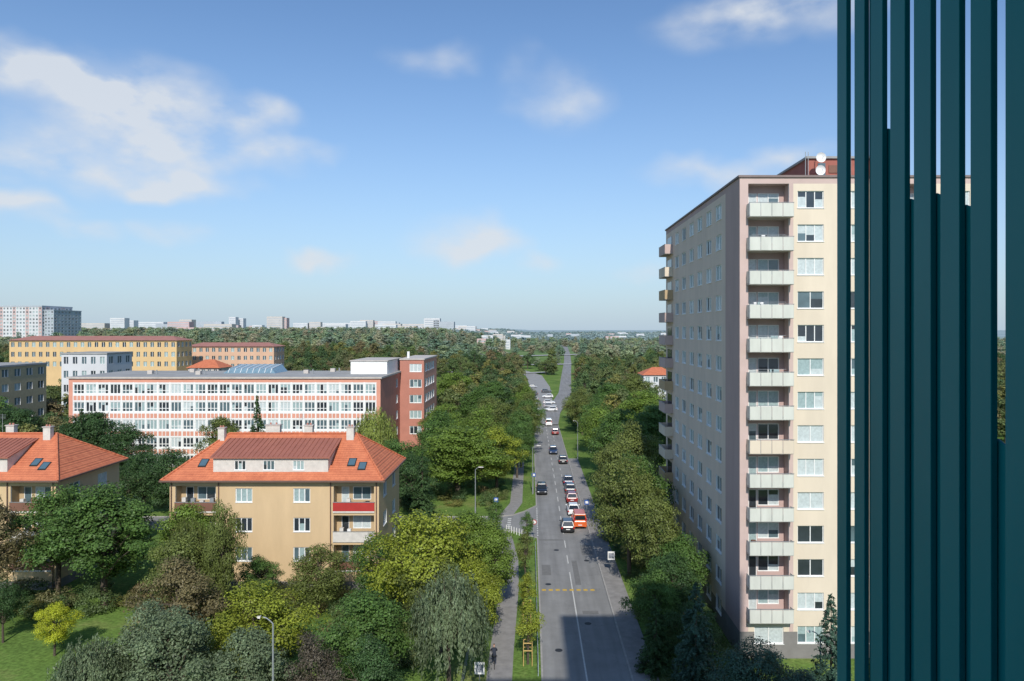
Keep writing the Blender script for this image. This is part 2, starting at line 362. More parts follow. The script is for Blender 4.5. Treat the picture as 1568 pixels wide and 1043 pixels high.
    r.box(25.5,34,66,84,ZT+.18,42.7,PR); r.box(25.3,34.2,65.8,84.2,42.703,42.9,ROOFG)
    r.box(26.4,27.1,65.95,66,40.2,42.3,GLASSM)
    for x in (24.9,25.15,29,31.5): r.cyl((x,65,ZT+.18),(x,65,43.1),.03,.03,6,STEEL)
    r.box(27.4,29.2,65.93,66,41.4,42.1,BROWN)
    r.obj('roof',root)
    d=MB()
    for x,z in((26.15,42.5),(26.1,41.35)):
        n=20; prev=None
        for k,(rr,dy) in enumerate(((.02,.12),(.2,.1),(.35,.04),(.45,-.03))):
            ring=[Vector((x+rr*math.cos(t*2*math.pi/n),64.6+dy,z+rr*math.sin(t*2*math.pi/n))) for t in range(n)]
            if prev:
                for t in range(n): d.quad([prev[t],prev[(t+1)%n],ring[(t+1)%n],ring[t]],WHITE)
            prev=ring
        d.cyl((x,64.5,z-.4),(x,64.1,z),.015,.015,5,STEEL); d.cyl((x,64.75,z),(x,65.9,z),.04,.04,6,STEEL)
    d.obj('satellite_dishes',root,smooth=True)
tower()
# ------------------------------------------------------------ villas with tiled hip roofs
def villa(dx,red,seed):
    random.seed(seed)
    root=empty('yellow_apartment_house',(dx,0,0))
    X0,X1,Y0,Y1,Z=-37.4,-15.7,74.5,86.0,11.4
    w=MB();wn=MB();bl=MB();r=MB()
    F=FRONT(Y0)
    zs=tuple((a+1.85,b+1.85) for a,b in ((1.15,2.6),(4.2,5.65),(7.25,8.7)))
    ops=[]
    for xc in(-29.7,-23.7):
        for a,b in zs: ops.append((xc-.87,xc+.87,a,b))
    log=[]
    for a,b in((-36.8,-32.6),(-20.4,-16.2)):
        for z0,_ in zs: log.append((a,b,z0-.95,z0+1.7))
    wallface(w,F,X0,X1,0,Z,ops+log,lambda u,z:GREYPL if z<.9 else OCHRE,.15,WHITE,zbr=(.9,))
    for o in ops: window(wn,F,*o,.15,3,fw=.08)
    for a,b,c,d in log:
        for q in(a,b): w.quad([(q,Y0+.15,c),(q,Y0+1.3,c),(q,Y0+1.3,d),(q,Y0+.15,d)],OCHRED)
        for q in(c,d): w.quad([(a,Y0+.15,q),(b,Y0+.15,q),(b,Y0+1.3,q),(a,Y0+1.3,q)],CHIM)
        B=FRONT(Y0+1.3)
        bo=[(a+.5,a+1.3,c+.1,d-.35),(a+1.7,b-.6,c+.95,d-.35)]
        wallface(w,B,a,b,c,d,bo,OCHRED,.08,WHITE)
        for o in bo: window(wn,B,*o,.08,2 if o[1]-o[0]>1 else 1,sill=False)
        rm={'t':REDR if a>-30 else BROWN,'m':CHIM,'b':BROWN if a>-30 else CHIM}['t' if c>7 else ('m' if c>4 else 'b')]
        if not red: rm=random.choice([BROWN,CHIM,BROWN])
        bl.box(a-.05,b+.05,Y0-.12,Y0-.06,c+.05,c+.95,rm)
        bl.box(a-.08,b+.08,Y0-.14,Y0-.04,c+.95,c+1.0,STEEL)
        bl.box(a-.05,b+.05,Y0-.12,Y0-.003,c-.12,c+.047,CHIM)
        for k in range(5): xx=random.uniform(a+.2,b-.6); bl.box(xx,xx+.4,Y0+.2,Y0+.6,c+.01,c+random.uniform(.6,1.4),random.choice([WHITE,DARK,BROWN,STEEL,CHIM]))
    S=RIGHT(X1); so=[]
    for yc in(77.6,82.6):
        for a,b in zs: so.append((yc-.85,yc+.85,a,b))
    wallface(w,S,Y0,Y1,0,Z,so,lambda u,z:GREYPL if z<.9 else OCHRE,.15,WHITE,zbr=(.9,))
    for o in so: window(wn,S,*o,.15,2)
    w.quad([(X0,Y0,0),(X0,Y1,0),(X0,Y1,Z),(X0,Y0,Z)],OCHRE); w.quad([(X0,Y1,0),(X1,Y1,0),(X1,Y1,Z),(X0,Y1,Z)],OCHRE)
    e0,e1,f0,f1=-38.05,-15.05,73.85,86.65; rl,rr,ry,rz=-33.6,-19.4,80.25,15.4; ez=11.45
    A,B_,C,D=(e0,f0,ez),(e1,f0,ez),(e1,f1,ez),(e0,f1,ez); P,Q=(rl,ry,rz),(rr,ry,rz)
    r.quad([A,B_,Q,P],TILE); r.quad([B_,C,Q],TILE); r.quad([C,D,P,Q],TILE); r.quad([D,A,P],TILE)
    r.quad([(e0,f0,ez-.01),(e0,f1,ez-.01),(e1,f1,ez-.01),(e1,f0,ez-.01)],CHIM)
    for a,b in((A,P),(D,P),(B_,Q),(C,Q),(P,Q)):
        r.cyl((a[0],a[1],a[2]+.04),(b[0],b[1],b[2]+.04),.11,.11,8,TILE)
    GUT=plain('gutter',(.16,.10,.08),.5,.1)
    r.box(e0-.1,e1+.1,f0-.12,f0-.003,ez-.12,ez+.05,GUT); r.box(e1+.003,e1+.12,f0,f1,ez-.12,ez+.05,GUT); r.box(e0-.12,e0-.003,f0,f1,ez-.12,ez+.05,GUT)
    for xx in(-37.2,-32.3,-20.7,-15.95): r.cyl((xx,Y0-.1,0),(xx,Y0-.1,ez-.1),.055,.055,8,GUT)
    dx0,dx1,dy,dz=-33.1,-21.1,75.0,13.6
    dops=[(xc-.6,xc+.6,12.35,13.35) for xc in(-30.3,-27.3,-24.2)]
    wallface(w,FRONT(dy),dx0,dx1,12.1,dz,dops,CHIM,.1,WHITE)
    for o in dops: window(wn,FRONT(dy),*o,.1,3)
    for q in(dx0,dx1): w.quad([(q,dy,12.1),(q,79.3,14.85),(q,dy,dz)],CHIM)
    RB=plain('dormer_metal_roof',(.34,.13,.09),.5,.1,.7)
    r.hexa([(dx0-.25,dy-.3,dz),(dx1+.25,dy-.3,dz),(dx1+.25,79.5,14.93),(dx0-.25,79.5,14.93),(dx0-.25,dy-.3,dz+.12),(dx1+.25,dy-.3,dz+.12),(dx1+.25,79.5,15.03),(dx0-.25,79.5,15.03)],RB)
    for k in range(24): xx=dx0+k*.52; r.hexa([(xx,dy-.28,dz+.12),(xx+.03,dy-.28,dz+.12),(xx+.03,79.4,15.03),(xx,79.4,15.03),(xx,dy-.28,dz+.17),(xx+.03,dy-.28,dz+.17),(xx+.03,79.4,15.08),(xx,79.4,15.08)],RB)
    SK=plain('roof_window_glass',(.08,.14,.18),.05,.1,spec=.9)
    def zr(y): return ez+(rz-ez)*(y-f0)/(ry-f0)
    for xc,y0 in((-34.6,75.6),(-18.9,75.7),(-17.7,75.2)):
        y1=y0+1.0; r.hexa([(xc-.42,y0,zr(y0)),(xc+.42,y0,zr(y0)),(xc+.42,y1,zr(y1)),(xc-.42,y1,zr(y1)),(xc-.42,y0,zr(y0)+.1),(xc+.42,y0,zr(y0)+.1),(xc+.42,y1,zr(y1)+.1),(xc-.42,y1,zr(y1)+.1)],DARK)
        r.quad([(xc-.34,y0+.08,zr(y0+.08)+.105),(xc+.34,y0+.08,zr(y0+.08)+.105),(xc+.34,y1-.08,zr(y1-.08)+.105),(xc-.34,y1-.08,zr(y1-.08)+.105)],SK)
    for xc,cw,y,h in((-34.1,.35,79.5,16.1),(-28.9,.8,80.9,16.25),(-24.9,.45,80.9,16.2),(-19.9,.4,79.6,16.2)):
        r.box(xc-cw,xc+cw,y-.3,y+.3,14,h,CHIM); r.box(xc-cw-.08,xc+cw+.08,y-.38,y+.38,h+.002,h+.1,SLAB)
        for k in (-.4,.4): r.cyl((xc+k*cw,y,h+.1),(xc+k*cw,y,h+.3),.1,.1,8,REDB)
    w.obj('walls',root);wn.obj('windows',root);bl.obj('balconies',root);r.obj('roof',root)
    a=MB(); a.cyl((-25.5,80.3,15.4),(-25.5,80.3,17.6),.025,.02,5,STEEL)
    for k in range(4): a.cyl((-25.9,80.3,17.5-.15*k),(-25.1,80.3,17.5-.15*k),.012,.012,4,STEEL)
    a.obj('aerial',root)
villa(0,True,3); villa(-33.5,False,5)
# ------------------------------------------------------------ school
def school():
    random.seed(9)
    root=empty('school_building')
    X0,X1,Y0,Y1,Z=-90.6,-29.4,141,162,17.4
    w=MB();wn=MB()
    a0=-89.8;n=25; bw=(X1-.8-a0)/n
    ops=[]
    for i in range(5):
        zt=16.35-3.5*i; zb=zt-1.95
        for k in range(n): ops.append((a0+k*bw+.14,a0+(k+1)*bw-.14,max(zb,.5),zt))
    def fm(u,z):
        if u<a0 or u>X1-.8: return SALMON
        k=(u-a0)/bw; fr=k-math.floor(k)
        if z>16.7: return SALMON
        zz=(16.35-z)%3.5
        if zz>3.2 or 1.95<zz<2.3: return WHITE
        if fr<.06 or fr>.94: return WHITE
        return SALMON
    zbr=[16.7]
    for i in range(5): zbr+= [16.35-3.5*i+.3,16.35-3.5*i-2.3]
    wallface(w,FRONT(Y0),X0,X1,0,Z,ops,fm,.15,WHITE,ubr=(a0,X1-.8),zbr=zbr)
    for o in ops: window(wn,FRONT(Y0),*o,.15,3,panes=[GLASSD,GLASSD,GLASSM,GLASSM,CURTB,CURT],fw=.12,sill=False,transom=.6 if random.random()<.7 else 0)
    for i in range(4):
        for k in range(n):
            for q in(.36,.66): w.box(a0+(k+q)*bw-.07,a0+(k+q)*bw+.07,Y0-.03,Y0-.003,16.35-3.5*i-3.2,16.35-3.5*i-2.3,WHITE)
    so=[(157.2,159.2,14.4-3.5*i,16.2-3.5*i) for i in range(4)]
    wallface(w,RIGHT(X1),Y0,Y1,0,Z,so,REDB,.15,WHITE)
    for o in so: window(wn,RIGHT(X1),*o,.15,2)
    w.quad([(X0,Y0,0),(X0,Y1,0),(X0,Y1,Z),(X0,Y0,Z)],SALMON);w.quad([(X0,Y1,0),(X1,Y1,0),(X1,Y1,Z),(X0,Y1,Z)],SALMON)
    b0,b1,c0,c1,bz=-29.4,-24.0,162.01,184,20.2
    bo=[(-27.2,-24.5,2.5+3.5*i+1,2.5+3.5*i+2.8) for i in range(5)]
    wallface(w,FRONT(c0),b0,b1,0,bz,bo,REDB,.15,WHITE)
    for o in bo: window(wn,FRONT(c0),*o,.15,3,fw=.1)
    bo=[(c0+2+4*k,c0+5+4*k,3.5+3.5*i,5.3+3.5*i) for i in range(5) for k in range(4)]
    wallface(w,RIGHT(b1),c0,c1,0,bz,bo,SALMON,.15,WHITE)
    for o in bo: window(wn,RIGHT(b1),*o,.15,3,fw=.1)
    w.quad([(b0,c0,Z),(b0,c1,Z),(b0,c1,bz),(b0,c0,bz)],REDB)
    w.obj('walls',root);wn.obj('windows',root)
    r=MB()
    r.box(X0-.3,X1+.3,Y0-.3,Y1+.3,Z+.003,Z+.35,SLAB); r.box(X0,X1,Y0,Y1,Z+.353,Z+.36,ROOFG)
    r.box(b0-.1,b1+.2,c0-.2,c1+.2,bz+.003,bz+.3,SLAB)
    r.box(-37.5,-29.9,150,166,Z+.36,20.4,WHITE); r.box(-37.7,-29.7,149.8,166.2,20.403,20.6,SLAB)
    SK=plain('skylight_glass',(.18,.28,.34),.1,.2,spec=.8)
    r.hexa([(-65,152,Z+.36),(-54,152,Z+.36),(-54,160,Z+.36),(-65,160,Z+.36),(-64,153,Z+1.3),(-55,153,Z+1.3),(-55,159,Z+2.0),(-64,159,Z+2.0)],SK)
    for k in range(8): x=-64+k*9/7; r.cyl((x*1.0,152.1,Z+.5),(x,153,Z+1.36),.06,.06,5,WHITE); r.cyl((x,153,Z+1.36),(x,159,Z+2.06),.06,.06,5,WHITE)
    for x,y in((-80,150),(-74,156),(-48,152),(-44,158),(-69,148)): r.box(x,x+1,y,y+1,Z+.36,Z+1.1,SLAB); r.cyl((x+2,y,Z+.36),(x+2,y,Z+1.2),.15,.15,8,STEEL)
    r.cyl((-28,165,20.5),(-28,165,22),.3,.3,8,WHITE)
    r.obj('roof',root)
school()
# ------------------------------------------------------------ generic blocks
def block(name,x0,x1,y0,y1,z0,h,floors,cols,wm,rm,roofh=.4,over=.3,sidecols=3,band=None,win=.5,hip=False):
    root=empty(name); w=MB();g=MB()
    fh=h/floors
    def face(M,u0,u1,nc):
        bw=(u1-u0)/nc; ops=[(u0+(k+.5-win/2)*bw,u0+(k+.5+win/2)*bw,z0+i*fh+fh*.32,z0+i*fh+fh*.82) for i in range(floors) for k in range(nc)]
        mf=wm if band is None else (lambda u,z:(band if (int((u-u0)/bw)%4==1) else wm))
        wallface(w,M,u0,u1,z0-6,z0+h,ops,mf,.25,WHITE,ubr=[u0+k*bw for k in range(1,nc)] if band else ())
        for o in ops:
            a,b,c,d=o; g.quad([M(a,c,.2),M(b,c,.2),M(b,d,.2),M(a,d,.2)],random.choice([GLASSD,GLASSM,GLASSM,CURTB])); 
            g.mbox(M,(a+b)/2-.06,(a+b)/2+.06,c,d,.1,.19,WHITE)
    face(FRONT(y0),x0,x1,cols); face(RIGHT(x1),y0,y1,sidecols); face(LEFT(x0),y0,y1,sidecols)
    w.quad([(x0,y1,z0-6),(x1,y1,z0-6),(x1,y1,z0+h),(x0,y1,z0+h)],wm)
    r=MB(); zt=z0+h
    if hip:
        yc=(y0+y1)/2; hd=(y1-y0)/2*.7; A=[(x0-over,y0-over,zt),(x1+over,y0-over,zt),(x1+over,y1+over,zt),(x0-over,y1+over,zt)]; P=(x0+hd,yc,zt+roofh);Q=(x1-hd,yc,zt+roofh)
        r.quad([A[0],A[1],Q,P],rm);r.quad([A[1],A[2],Q],rm);r.quad([A[2],A[3],P,Q],rm);r.quad([A[3],A[0],P],rm); r.quad(A,rm)
    else: r.box(x0-over,x1+over,y0-over,y1+over,zt+.003,zt+roofh,rm)
    w.obj('walls',root);g.obj('windows',root);r.obj('roof',root)
random.seed(21)
YEL=plain('yellow_render',(.66,.46,.24),.9,.1,.2); SALM2=plain('orange_render',(.62,.40,.28),.9,.1,.2); RBR=plain('brown_roof',(.36,.17,.14),.8,.15,.5)
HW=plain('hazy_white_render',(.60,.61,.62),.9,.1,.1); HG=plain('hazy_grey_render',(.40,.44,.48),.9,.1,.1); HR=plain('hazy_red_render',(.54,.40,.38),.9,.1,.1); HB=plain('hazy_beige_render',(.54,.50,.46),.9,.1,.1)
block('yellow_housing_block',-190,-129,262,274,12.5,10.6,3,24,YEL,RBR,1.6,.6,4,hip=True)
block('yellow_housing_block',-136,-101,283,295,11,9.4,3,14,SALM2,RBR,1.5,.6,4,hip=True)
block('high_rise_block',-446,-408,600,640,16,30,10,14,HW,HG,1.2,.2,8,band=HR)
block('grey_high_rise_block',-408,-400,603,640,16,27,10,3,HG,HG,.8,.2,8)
block('beige_office_building',-125,-112.5,152,167,0,19,6,6,plain('tan_render',(.42,.35,.22),.9),ROOFG,.4,.2,4)
block('white_house',-124,-112,190,202,2,18.5,5,5,HW,ROOFG,.4,.2,3)
block('white_house',35,45,222,232,.5,12.5,4,4,HW,TILE,2.2,.5,3,hip=True)
block('red_roofed_house',-112,-102,235,245,3,11.5,4,5,HB,TILE,2.6,.6,3,hip=True)
mb=MB()
random.seed(5)
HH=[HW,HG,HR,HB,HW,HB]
def fb(px,y,wm_,top,col,dep=14):
    x=px*y/1000; z=T(x,y)
    mb.box(x-wm_/2,x+wm_/2,y,y+dep,z-5,top,col)
    nf=max(2,int((top-z)/3.2)); 
    for i in range(nf):
        zz=top-1.2-(i+.5)*3.1
        if zz>z: mb.box(x-wm_/2+1,x+wm_/2-1,y-.06,y-.01,zz-.7,zz+.6,HG)
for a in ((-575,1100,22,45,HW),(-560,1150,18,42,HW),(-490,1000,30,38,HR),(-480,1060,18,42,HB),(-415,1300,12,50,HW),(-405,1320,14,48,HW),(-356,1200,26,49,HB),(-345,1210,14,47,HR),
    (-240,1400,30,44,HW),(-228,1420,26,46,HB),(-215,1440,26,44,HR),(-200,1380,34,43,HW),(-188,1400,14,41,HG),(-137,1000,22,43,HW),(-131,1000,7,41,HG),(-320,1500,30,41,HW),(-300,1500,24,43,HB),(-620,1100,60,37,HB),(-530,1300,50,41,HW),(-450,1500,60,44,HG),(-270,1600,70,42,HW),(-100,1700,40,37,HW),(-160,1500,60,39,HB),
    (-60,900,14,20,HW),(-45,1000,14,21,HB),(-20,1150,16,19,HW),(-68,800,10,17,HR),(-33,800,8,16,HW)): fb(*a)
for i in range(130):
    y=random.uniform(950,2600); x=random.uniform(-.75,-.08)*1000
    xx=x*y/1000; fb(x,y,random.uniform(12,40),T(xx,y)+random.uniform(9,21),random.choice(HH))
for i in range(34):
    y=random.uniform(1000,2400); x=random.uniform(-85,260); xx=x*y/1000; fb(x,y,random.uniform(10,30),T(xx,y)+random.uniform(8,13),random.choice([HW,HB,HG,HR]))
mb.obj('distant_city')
# ------------------------------------------------------------ building of the viewpoint (casts shadow on the road) and its teal screen
root=empty('viewpoint_building')
mb=MB(); 
mb.box(-1.6,6.4,-14,-.45,0,43.8,TEAL); mb.box(6.403,20.6,-18,-.6,0,53.6,TEAL)
for i in range(15): mb.box(-1.62,6.38,-.44,-.40,i*2.9,i*2.9+.12,TEALD)
mb.box(-1.5,.8,-.4,2.2,25.2,25.38,SLAB)
mb.obj('walls',root)
mb=MB()
SX=.80; zc=[1.796,1.705,1.615,1.517,1.419,1.323,1.229,1.135,1.04,.945,.85,.755]
t=.012; Zb,Zt=25.38,28.6
gws=[.044,.030,.0345,.035,.033,.033,.037]+[.034]*5
prev=1.874
for c,gv in zip(zc,gws):
    mb.box(SX,SX+t,c+gv/2,prev,Zb,Zt,TEAL)
    prev=c-gv/2
tops=[None,28.55,27.44,27.262,27.255,27.215,26.79]+[26.7]*5
for i,(c,tz,gv) in enumerate(zip(zc,tops,gws)):
    if tz is None: continue
    y0=c-gv/2-.01
    ul=1100*(SX+t)/(c+gv/2)
    y1=c+gv/2+.006 if i==1 else 1100*(SX+.02)/(ul+2.2)
    mb.hexa([(SX+.014,y0,Zb),(SX+.02,y0,Zb),(SX+.02,y1,Zb),(SX+.014,y1,Zb),(SX+.014,y0,tz),(SX+.02,y0,tz),(SX+.02,y1,tz+.02),(SX+.014,y1,tz+.02)],TEAL)
mb.box(SX-.02,SX+.03,-.4,1.88,28.6,28.66,TEALD); mb.box(SX-.02,SX+.03,-.4,1.88,25.385,25.43,TEALD)
mb.obj('slatted_privacy_screen',root,bevel=.0015)
# ------------------------------------------------------------ trees
def leaves(pos,nrm,size,asp,rng):
    n=len(pos); nrm=nrm/np.linalg.norm(nrm,axis=1,keepdims=True)
    r=rng.normal(size=(n,3)); t=np.cross(nrm,r); t/=np.linalg.norm(t,axis=1,keepdims=True); b=np.cross(nrm,t)
    s=size[:,None]; 
    v=np.stack([pos+t*s*.5,pos+b*s*.5*asp,pos-t*s*.5,pos-b*s*.5*asp],1).reshape(-1,3); return v
def treemesh(name,bark,leafv,lmat):
    me=bpy.data.meshes.new(name); nb=len(bark.v); nl=len(leafv)//4
    v=bark.v+[tuple(p) for p in leafv.tolist()]
    f=bark.f+[(nb+4*i,nb+4*i+1,nb+4*i+2,nb+4*i+3) for i in range(nl)]
    me.from_pydata(v,[],f); me.materials.append(BARK); me.materials.append(lmat)
    me.polygons.foreach_set('material_index',[0]*len(bark.f)+[1]*nl); me.update(); return me
def sph(n,rng):
    d=rng.normal(size=(n,3)); return d/np.linalg.norm(d,axis=1,keepdims=True)
def broad(name,seed,H=12.,R=4.5,ncl=75,nleaf=15000,ls=.24,lmat=None,base=.16,trunk=True,crs=(.17,.30)):
    rng=np.random.default_rng(seed); bk=MB()
    d=sph(ncl,rng); rr=rng.uniform(.35,1.,ncl)**.6
    cz=H*(base+1)/2; hz=H*(1-base)/2*.86
    lob=1+.24*np.sin(3*np.arctan2(d[:,1],d[:,0])+seed)+.14*rng.normal(size=ncl)
    C=np.stack([d[:,0]*rr*R*.82*lob,d[:,1]*rr*R*.82*lob,cz+d[:,2]*rr*hz],1)
    taper=1-.35*np.clip((C[:,2]-cz)/hz,0,1); C[:,:2]*=taper[:,None]
    cr=rng.uniform(crs[0],crs[1],ncl)*R
    if trunk:
        q=H/12.
        bk.cyl((0,0,-.3),(0.1*q,0,H*.35),.022*H,.016*H,9,BARK,False); bk.cyl((.1*q,0,H*.35),(0,.1*q,H*.75),.016*H,.006*H,7,BARK,False)
        for i in range(min(ncl,26)):
            z0=rng.uniform(.2,.6)*H; c=C[i]; mid=((c[0])*.45,(c[1])*.45,(z0*.45+c[2]*.55))
            bk.cyl((.05*q,0,z0),mid,.10*q,.06*q,5,BARK,False); bk.cyl(mid,tuple(c),.06*q,.02*q,5,BARK,False)
    wgt=cr**2; wgt/=wgt.sum(); idx=rng.choice(ncl,nleaf,p=wgt)
    dd=sph(nleaf,rng); dd[:,2]=np.where(rng.random(nleaf)<.6,np.abs(dd[:,2]),dd[:,2])
    rad_=cr[idx]*(rng.uniform(.55,1.15,nleaf))
    pos=C[idx]+dd*rad_[:,None]*np.array([1,1,.75])
    pos+=rng.normal(size=pos.shape)*.07*R/4.5
    out=pos-np.array([0,0,cz]); out/=np.linalg.norm(out,axis=1,keepdims=True)
    nrm=dd*.8+out*.35+rng.normal(size=pos.shape)*.45+np.array([0,0,.25])
    sz=rng.uniform(.7,1.3,nleaf)*ls
    return treemesh(name,bk,leaves(pos,nrm,sz,.62,rng),lmat or LEAF)
def spruce(name,seed,H=10.,R=2.6,layers=34,lmat=None,ls=.30,dens=1.):
    rng=np.random.default_rng(seed); bk=MB(); bk.cyl((0,0,-.3),(0,0,H*.97),.16,.02,8,BARK,False)
    P=[];Nn=[];S=[]
    for L in range(layers):
        t=L/layers; z=H*(.06+.93*t); r=R*(1-t)**.85*rng.uniform(.85,1.1)+.08
        nb=max(5,int(13*(1-t)+4))
        for k in range(nb):
            a=rng.uniform(0,2*math.pi); rl=r*rng.uniform(.75,1.12)
            m=int((6+rl*14)*dens)
            s=rng.uniform(.15,1,m)**.7; w=rng.normal(size=m)*.16*(1.1-s)*rl*.6
            droop=-.28*s*rl+.10*s*s*rl
            x=np.cos(a)*s*rl-np.sin(a)*w; y=np.sin(a)*s*rl+np.cos(a)*w; zz=z+droop+rng.normal(size=m)*.06
            P.append(np.stack([x,y,zz],1)); Nn.append(np.stack([np.cos(a)*.6+rng.normal(size=m)*.5,np.sin(a)*.6+rng.normal(size=m)*.5,.8+rng.normal(size=m)*.4],1)); S.append(rng.uniform(.6,1.2,m)*ls)
    P=np.concatenate(P);Nn=np.concatenate(Nn);S=np.concatenate(S)
    return treemesh(name,bk,leaves(P,Nn,S,.4,rng),lmat or LEAF)
def willow(name,seed,H=11.,R=3.6,ns=420,lmat=None):
    rng=np.random.default_rng(seed); bk=MB(); bk.cyl((0,0,-.3),(.1,0,H*.4),.26,.18,9,BARK,False)
    P=[];Nn=[];S=[]
    for i in range(ns):
        d=sph(1,rng)[0]; d[2]=abs(d[2]); rr=rng.uniform(.45,1)**.5*rng.uniform(.85,1.08)
        p=np.array([d[0]*R*rr,d[1]*R*rr,H*.62+d[2]*H*.36*rr])
        if i<24: bk.cyl((.1,0,H*.38),tuple(p),.09,.02,5,BARK,False)
        ln=rng.uniform(.15,.5)*H*(.35+.65*math.hypot(p[0],p[1])/R); m=int(ln*9)+6
        s=np.sort(rng.uniform(0,1,m)); o=np.array([d[0],d[1],0])*.35
        q=p+np.outer(s**.6,o)+np.outer(s,[0,0,-ln])+rng.normal(size=(m,3))*.09
        P.append(q); Nn.append(np.stack([d[0]+rng.normal(size=m)*.5,d[1]+rng.normal(size=m)*.5,.25+rng.normal(size=m)*.3],1)); S.append(rng.uniform(.16,.3,m))
    P=np.concatenate(P);Nn=np.concatenate(Nn);S=np.concatenate(S); P[:,2]=np.maximum(P[:,2],.3)
    n=len(P); nrm=Nn/np.linalg.norm(Nn,axis=1,keepdims=True); up=np.array([0,0,1.])+rng.normal(size=(n,3))*.25
    b=np.cross(nrm,up); b/=np.linalg.norm(b,axis=1,keepdims=True); t=np.cross(b,nrm)
    s=S[:,None]; V=np.stack([P+t*s*.75,P+b*s*.22,P-t*s*.75,P-b*s*.22],1).reshape(-1,3)
    return treemesh(name,bk,V,lmat or LEAF)
BRO=[broad('broadleaf_%d'%i,40+i) for i in range(4)]+[broad('broadleaf_tall',51,base=.1,ncl=60,crs=(.2,.36))]
BIG=[broad('broadleaf_big_%d'%i,60+i,ncl=130,nleaf=26000,ls=.22,crs=(.13,.24)) for i in range(2)]
SPR=[spruce('spruce_%d'%i,70+i,dens=1.5) for i in range(2)]
WIL=[willow('willow_%d'%i,80+i) for i in range(2)]
YNG=broad('young',90,H=6,R=1.3,ncl=34,nleaf=3600,ls=.15,base=.3,crs=(.28,.45))
tc_=[0]
def tree(name,me,x,y,H,R,col,h0=12.,r0=4.5):
    o=bpy.data.objects.new(name,me); COL.objects.link(o); tc_[0]+=1
    o.location=(x,y,T(x,y)); o.scale=(R/r0,R/r0,H/h0); o.rotation_euler=(0,0,tc_[0]*2.4); o.color=(*col,1); return o
G=(.055,.10,.024); DG=(.034,.066,.022); OL=(.085,.105,.028); YG=(.145,.17,.022); YE=(.23,.25,.02); GG=(.085,.112,.06); BR=(.10,.085,.04); PU=(.065,.055,.04); BG=(.035,.07,.048); LG=(.09,.135,.024)
def B(x,y,H,R,c,k=None,name='broadleaf_tree'):
    ms=BIG if R>5.5 else BRO
    return tree(name,ms[(k if k is not None else tc_[0])%len(ms)],x,y,H,R,c)
for a in [(-50.5,67,12,3.8,BR),(-41.5,70,12.2,6.2,G),(-48,73,12,4.5,G),(-34,71,10.5,3.5,LG),(-74.6,122,14,6,DG),(-66,118,12,5,DG),(-50,100,11,4,DG),(-56,104,10,4.5,DG),(-53,123,13,4.5,OL),
    (-20,67.5,7.2,3.2,OL),(-26.0,68.5,5.6,2.4,G),(-14.5,68,8,3.2,G),(-9.4,63,12,5.0,YG),(-6.0,70,10,3.8,LG),(-11.5,114,12.6,8.0,LG),(-5.5,117,11.5,5,YG),(-16,97,10.8,3.6,DG),(-20,110,11,5,G),
    (-12,51.5,8.8,3.9,G),(-20.7,54,8.6,4,YG),(-28,57,9.2,3.6,BR),(-23.6,47,9,3.4,GG),(-26,50,8.6,3.2,GG),(-18.2,46,8.4,3.1,GG),(-14,46,8,2.0,PU),(-10.3,46,7.6,2.6,DG),
    (-31,50,4.5,2.3,BG),(-45.5,62,5.9,1.8,DG),(-7.5,60,8.5,3.2,OL),(-4.6,62,7.6,2.6,YG),(-3.6,69,9,2.9,LG),(-31.5,65,9,3.6,OL),
    (10.9,79,13.6,4.3,OL),(12.5,72,11,3.5,OL),(12.8,84,13,4.4,G),(14,100,14.6,5.4,OL),(11.6,95,13,4.2,OL),(14.4,118,14.5,5.6,G),(13.0,135,13.5,4.6,LG),(14.5,155,13,4.8,G),(22,125,15,6,G),(24,150,15,7,LG),(20,175,15,6,G),(28,190,16,7,OL),(13.4,185,13,4.5,OL),
    (10.6,61,6.9,2.6,G),(12.6,64,7.5,2.8,DG),(15.2,48,6.4,3.0,BG),(17.5,46,5.4,2.6,BG),(13.2,57,6,2.2,DG),(14.5,68,8,3,G),
    (-1.8,141,11.8,3.8,G),(-2.4,131,11,3.6,G),(-1.0,151,12,4.0,OL),(-9,133,13.5,5.5,LG),(-16,128,13,5.5,G),(-8,152,13.5,5.5,OL),(-18,145,13,5,LG),(-.8,162,12,3.9,G),(-.8,174,12.5,4,OL),(-1,187,13,4,LG),(-12,172,14,6,G),(-22,205,16,7,LG),(-2,204,13,4,OL),(-10,195,14,6,G),
    (-105,135,17,8,G),(-92,128,14,6,DG),(-115,140,17,8,G),(-98,118,11,5,LG),(-62,95,9,4,OL),(-75,96,9,4.5,G),(-85,110,12,6,G)]: B(*a)
tree('small_tree',BRO[2],-27.4,64,12.6,1.9,OL)
tree('small_tree',BRO[1],-39.4,59.5,4.6,1.8,YE)
tree('young_tree',YNG,-.5,75,6.2,1.0,OL,6,1.3); tree('young_tree',YNG,-.2,58,5.4,1.1,YG,6,1.3); tree('young_tree',YNG,-.3,66.5,4.6,.9,YG,6,1.3); tree('young_tree',YNG,-4.4,93,5,1.2,G,6,1.3); tree('young_tree',YNG,-.4,88,4.8,.9,G,6,1.3)
for x,y,H,R,c in((-5.9,52.3,10,2.9,GG),(-25.4,118,15,3.6,(.14,.17,.04)),(-29,47.5,7,2.4,GG),(-32.0,67,10,2,OL)): tree('willow_tree',WIL[tc_[0]%2],x,y,H,R,c,11,3.6)
for x,y,H,R,c in((-46,121,16.3,2.6,DG),(12,52,8.9,2.4,BG),(20.1,48,9.5,2.2,BG),(-14,93,11.5,2.4,DG),(-70,112,15,3,DG),(9.9,56.5,6,1.8,DG),(23,47,7.5,2,BG)): tree('spruce_tree',SPR[tc_[0]%2],x,y,H,R,c,10,2.6)
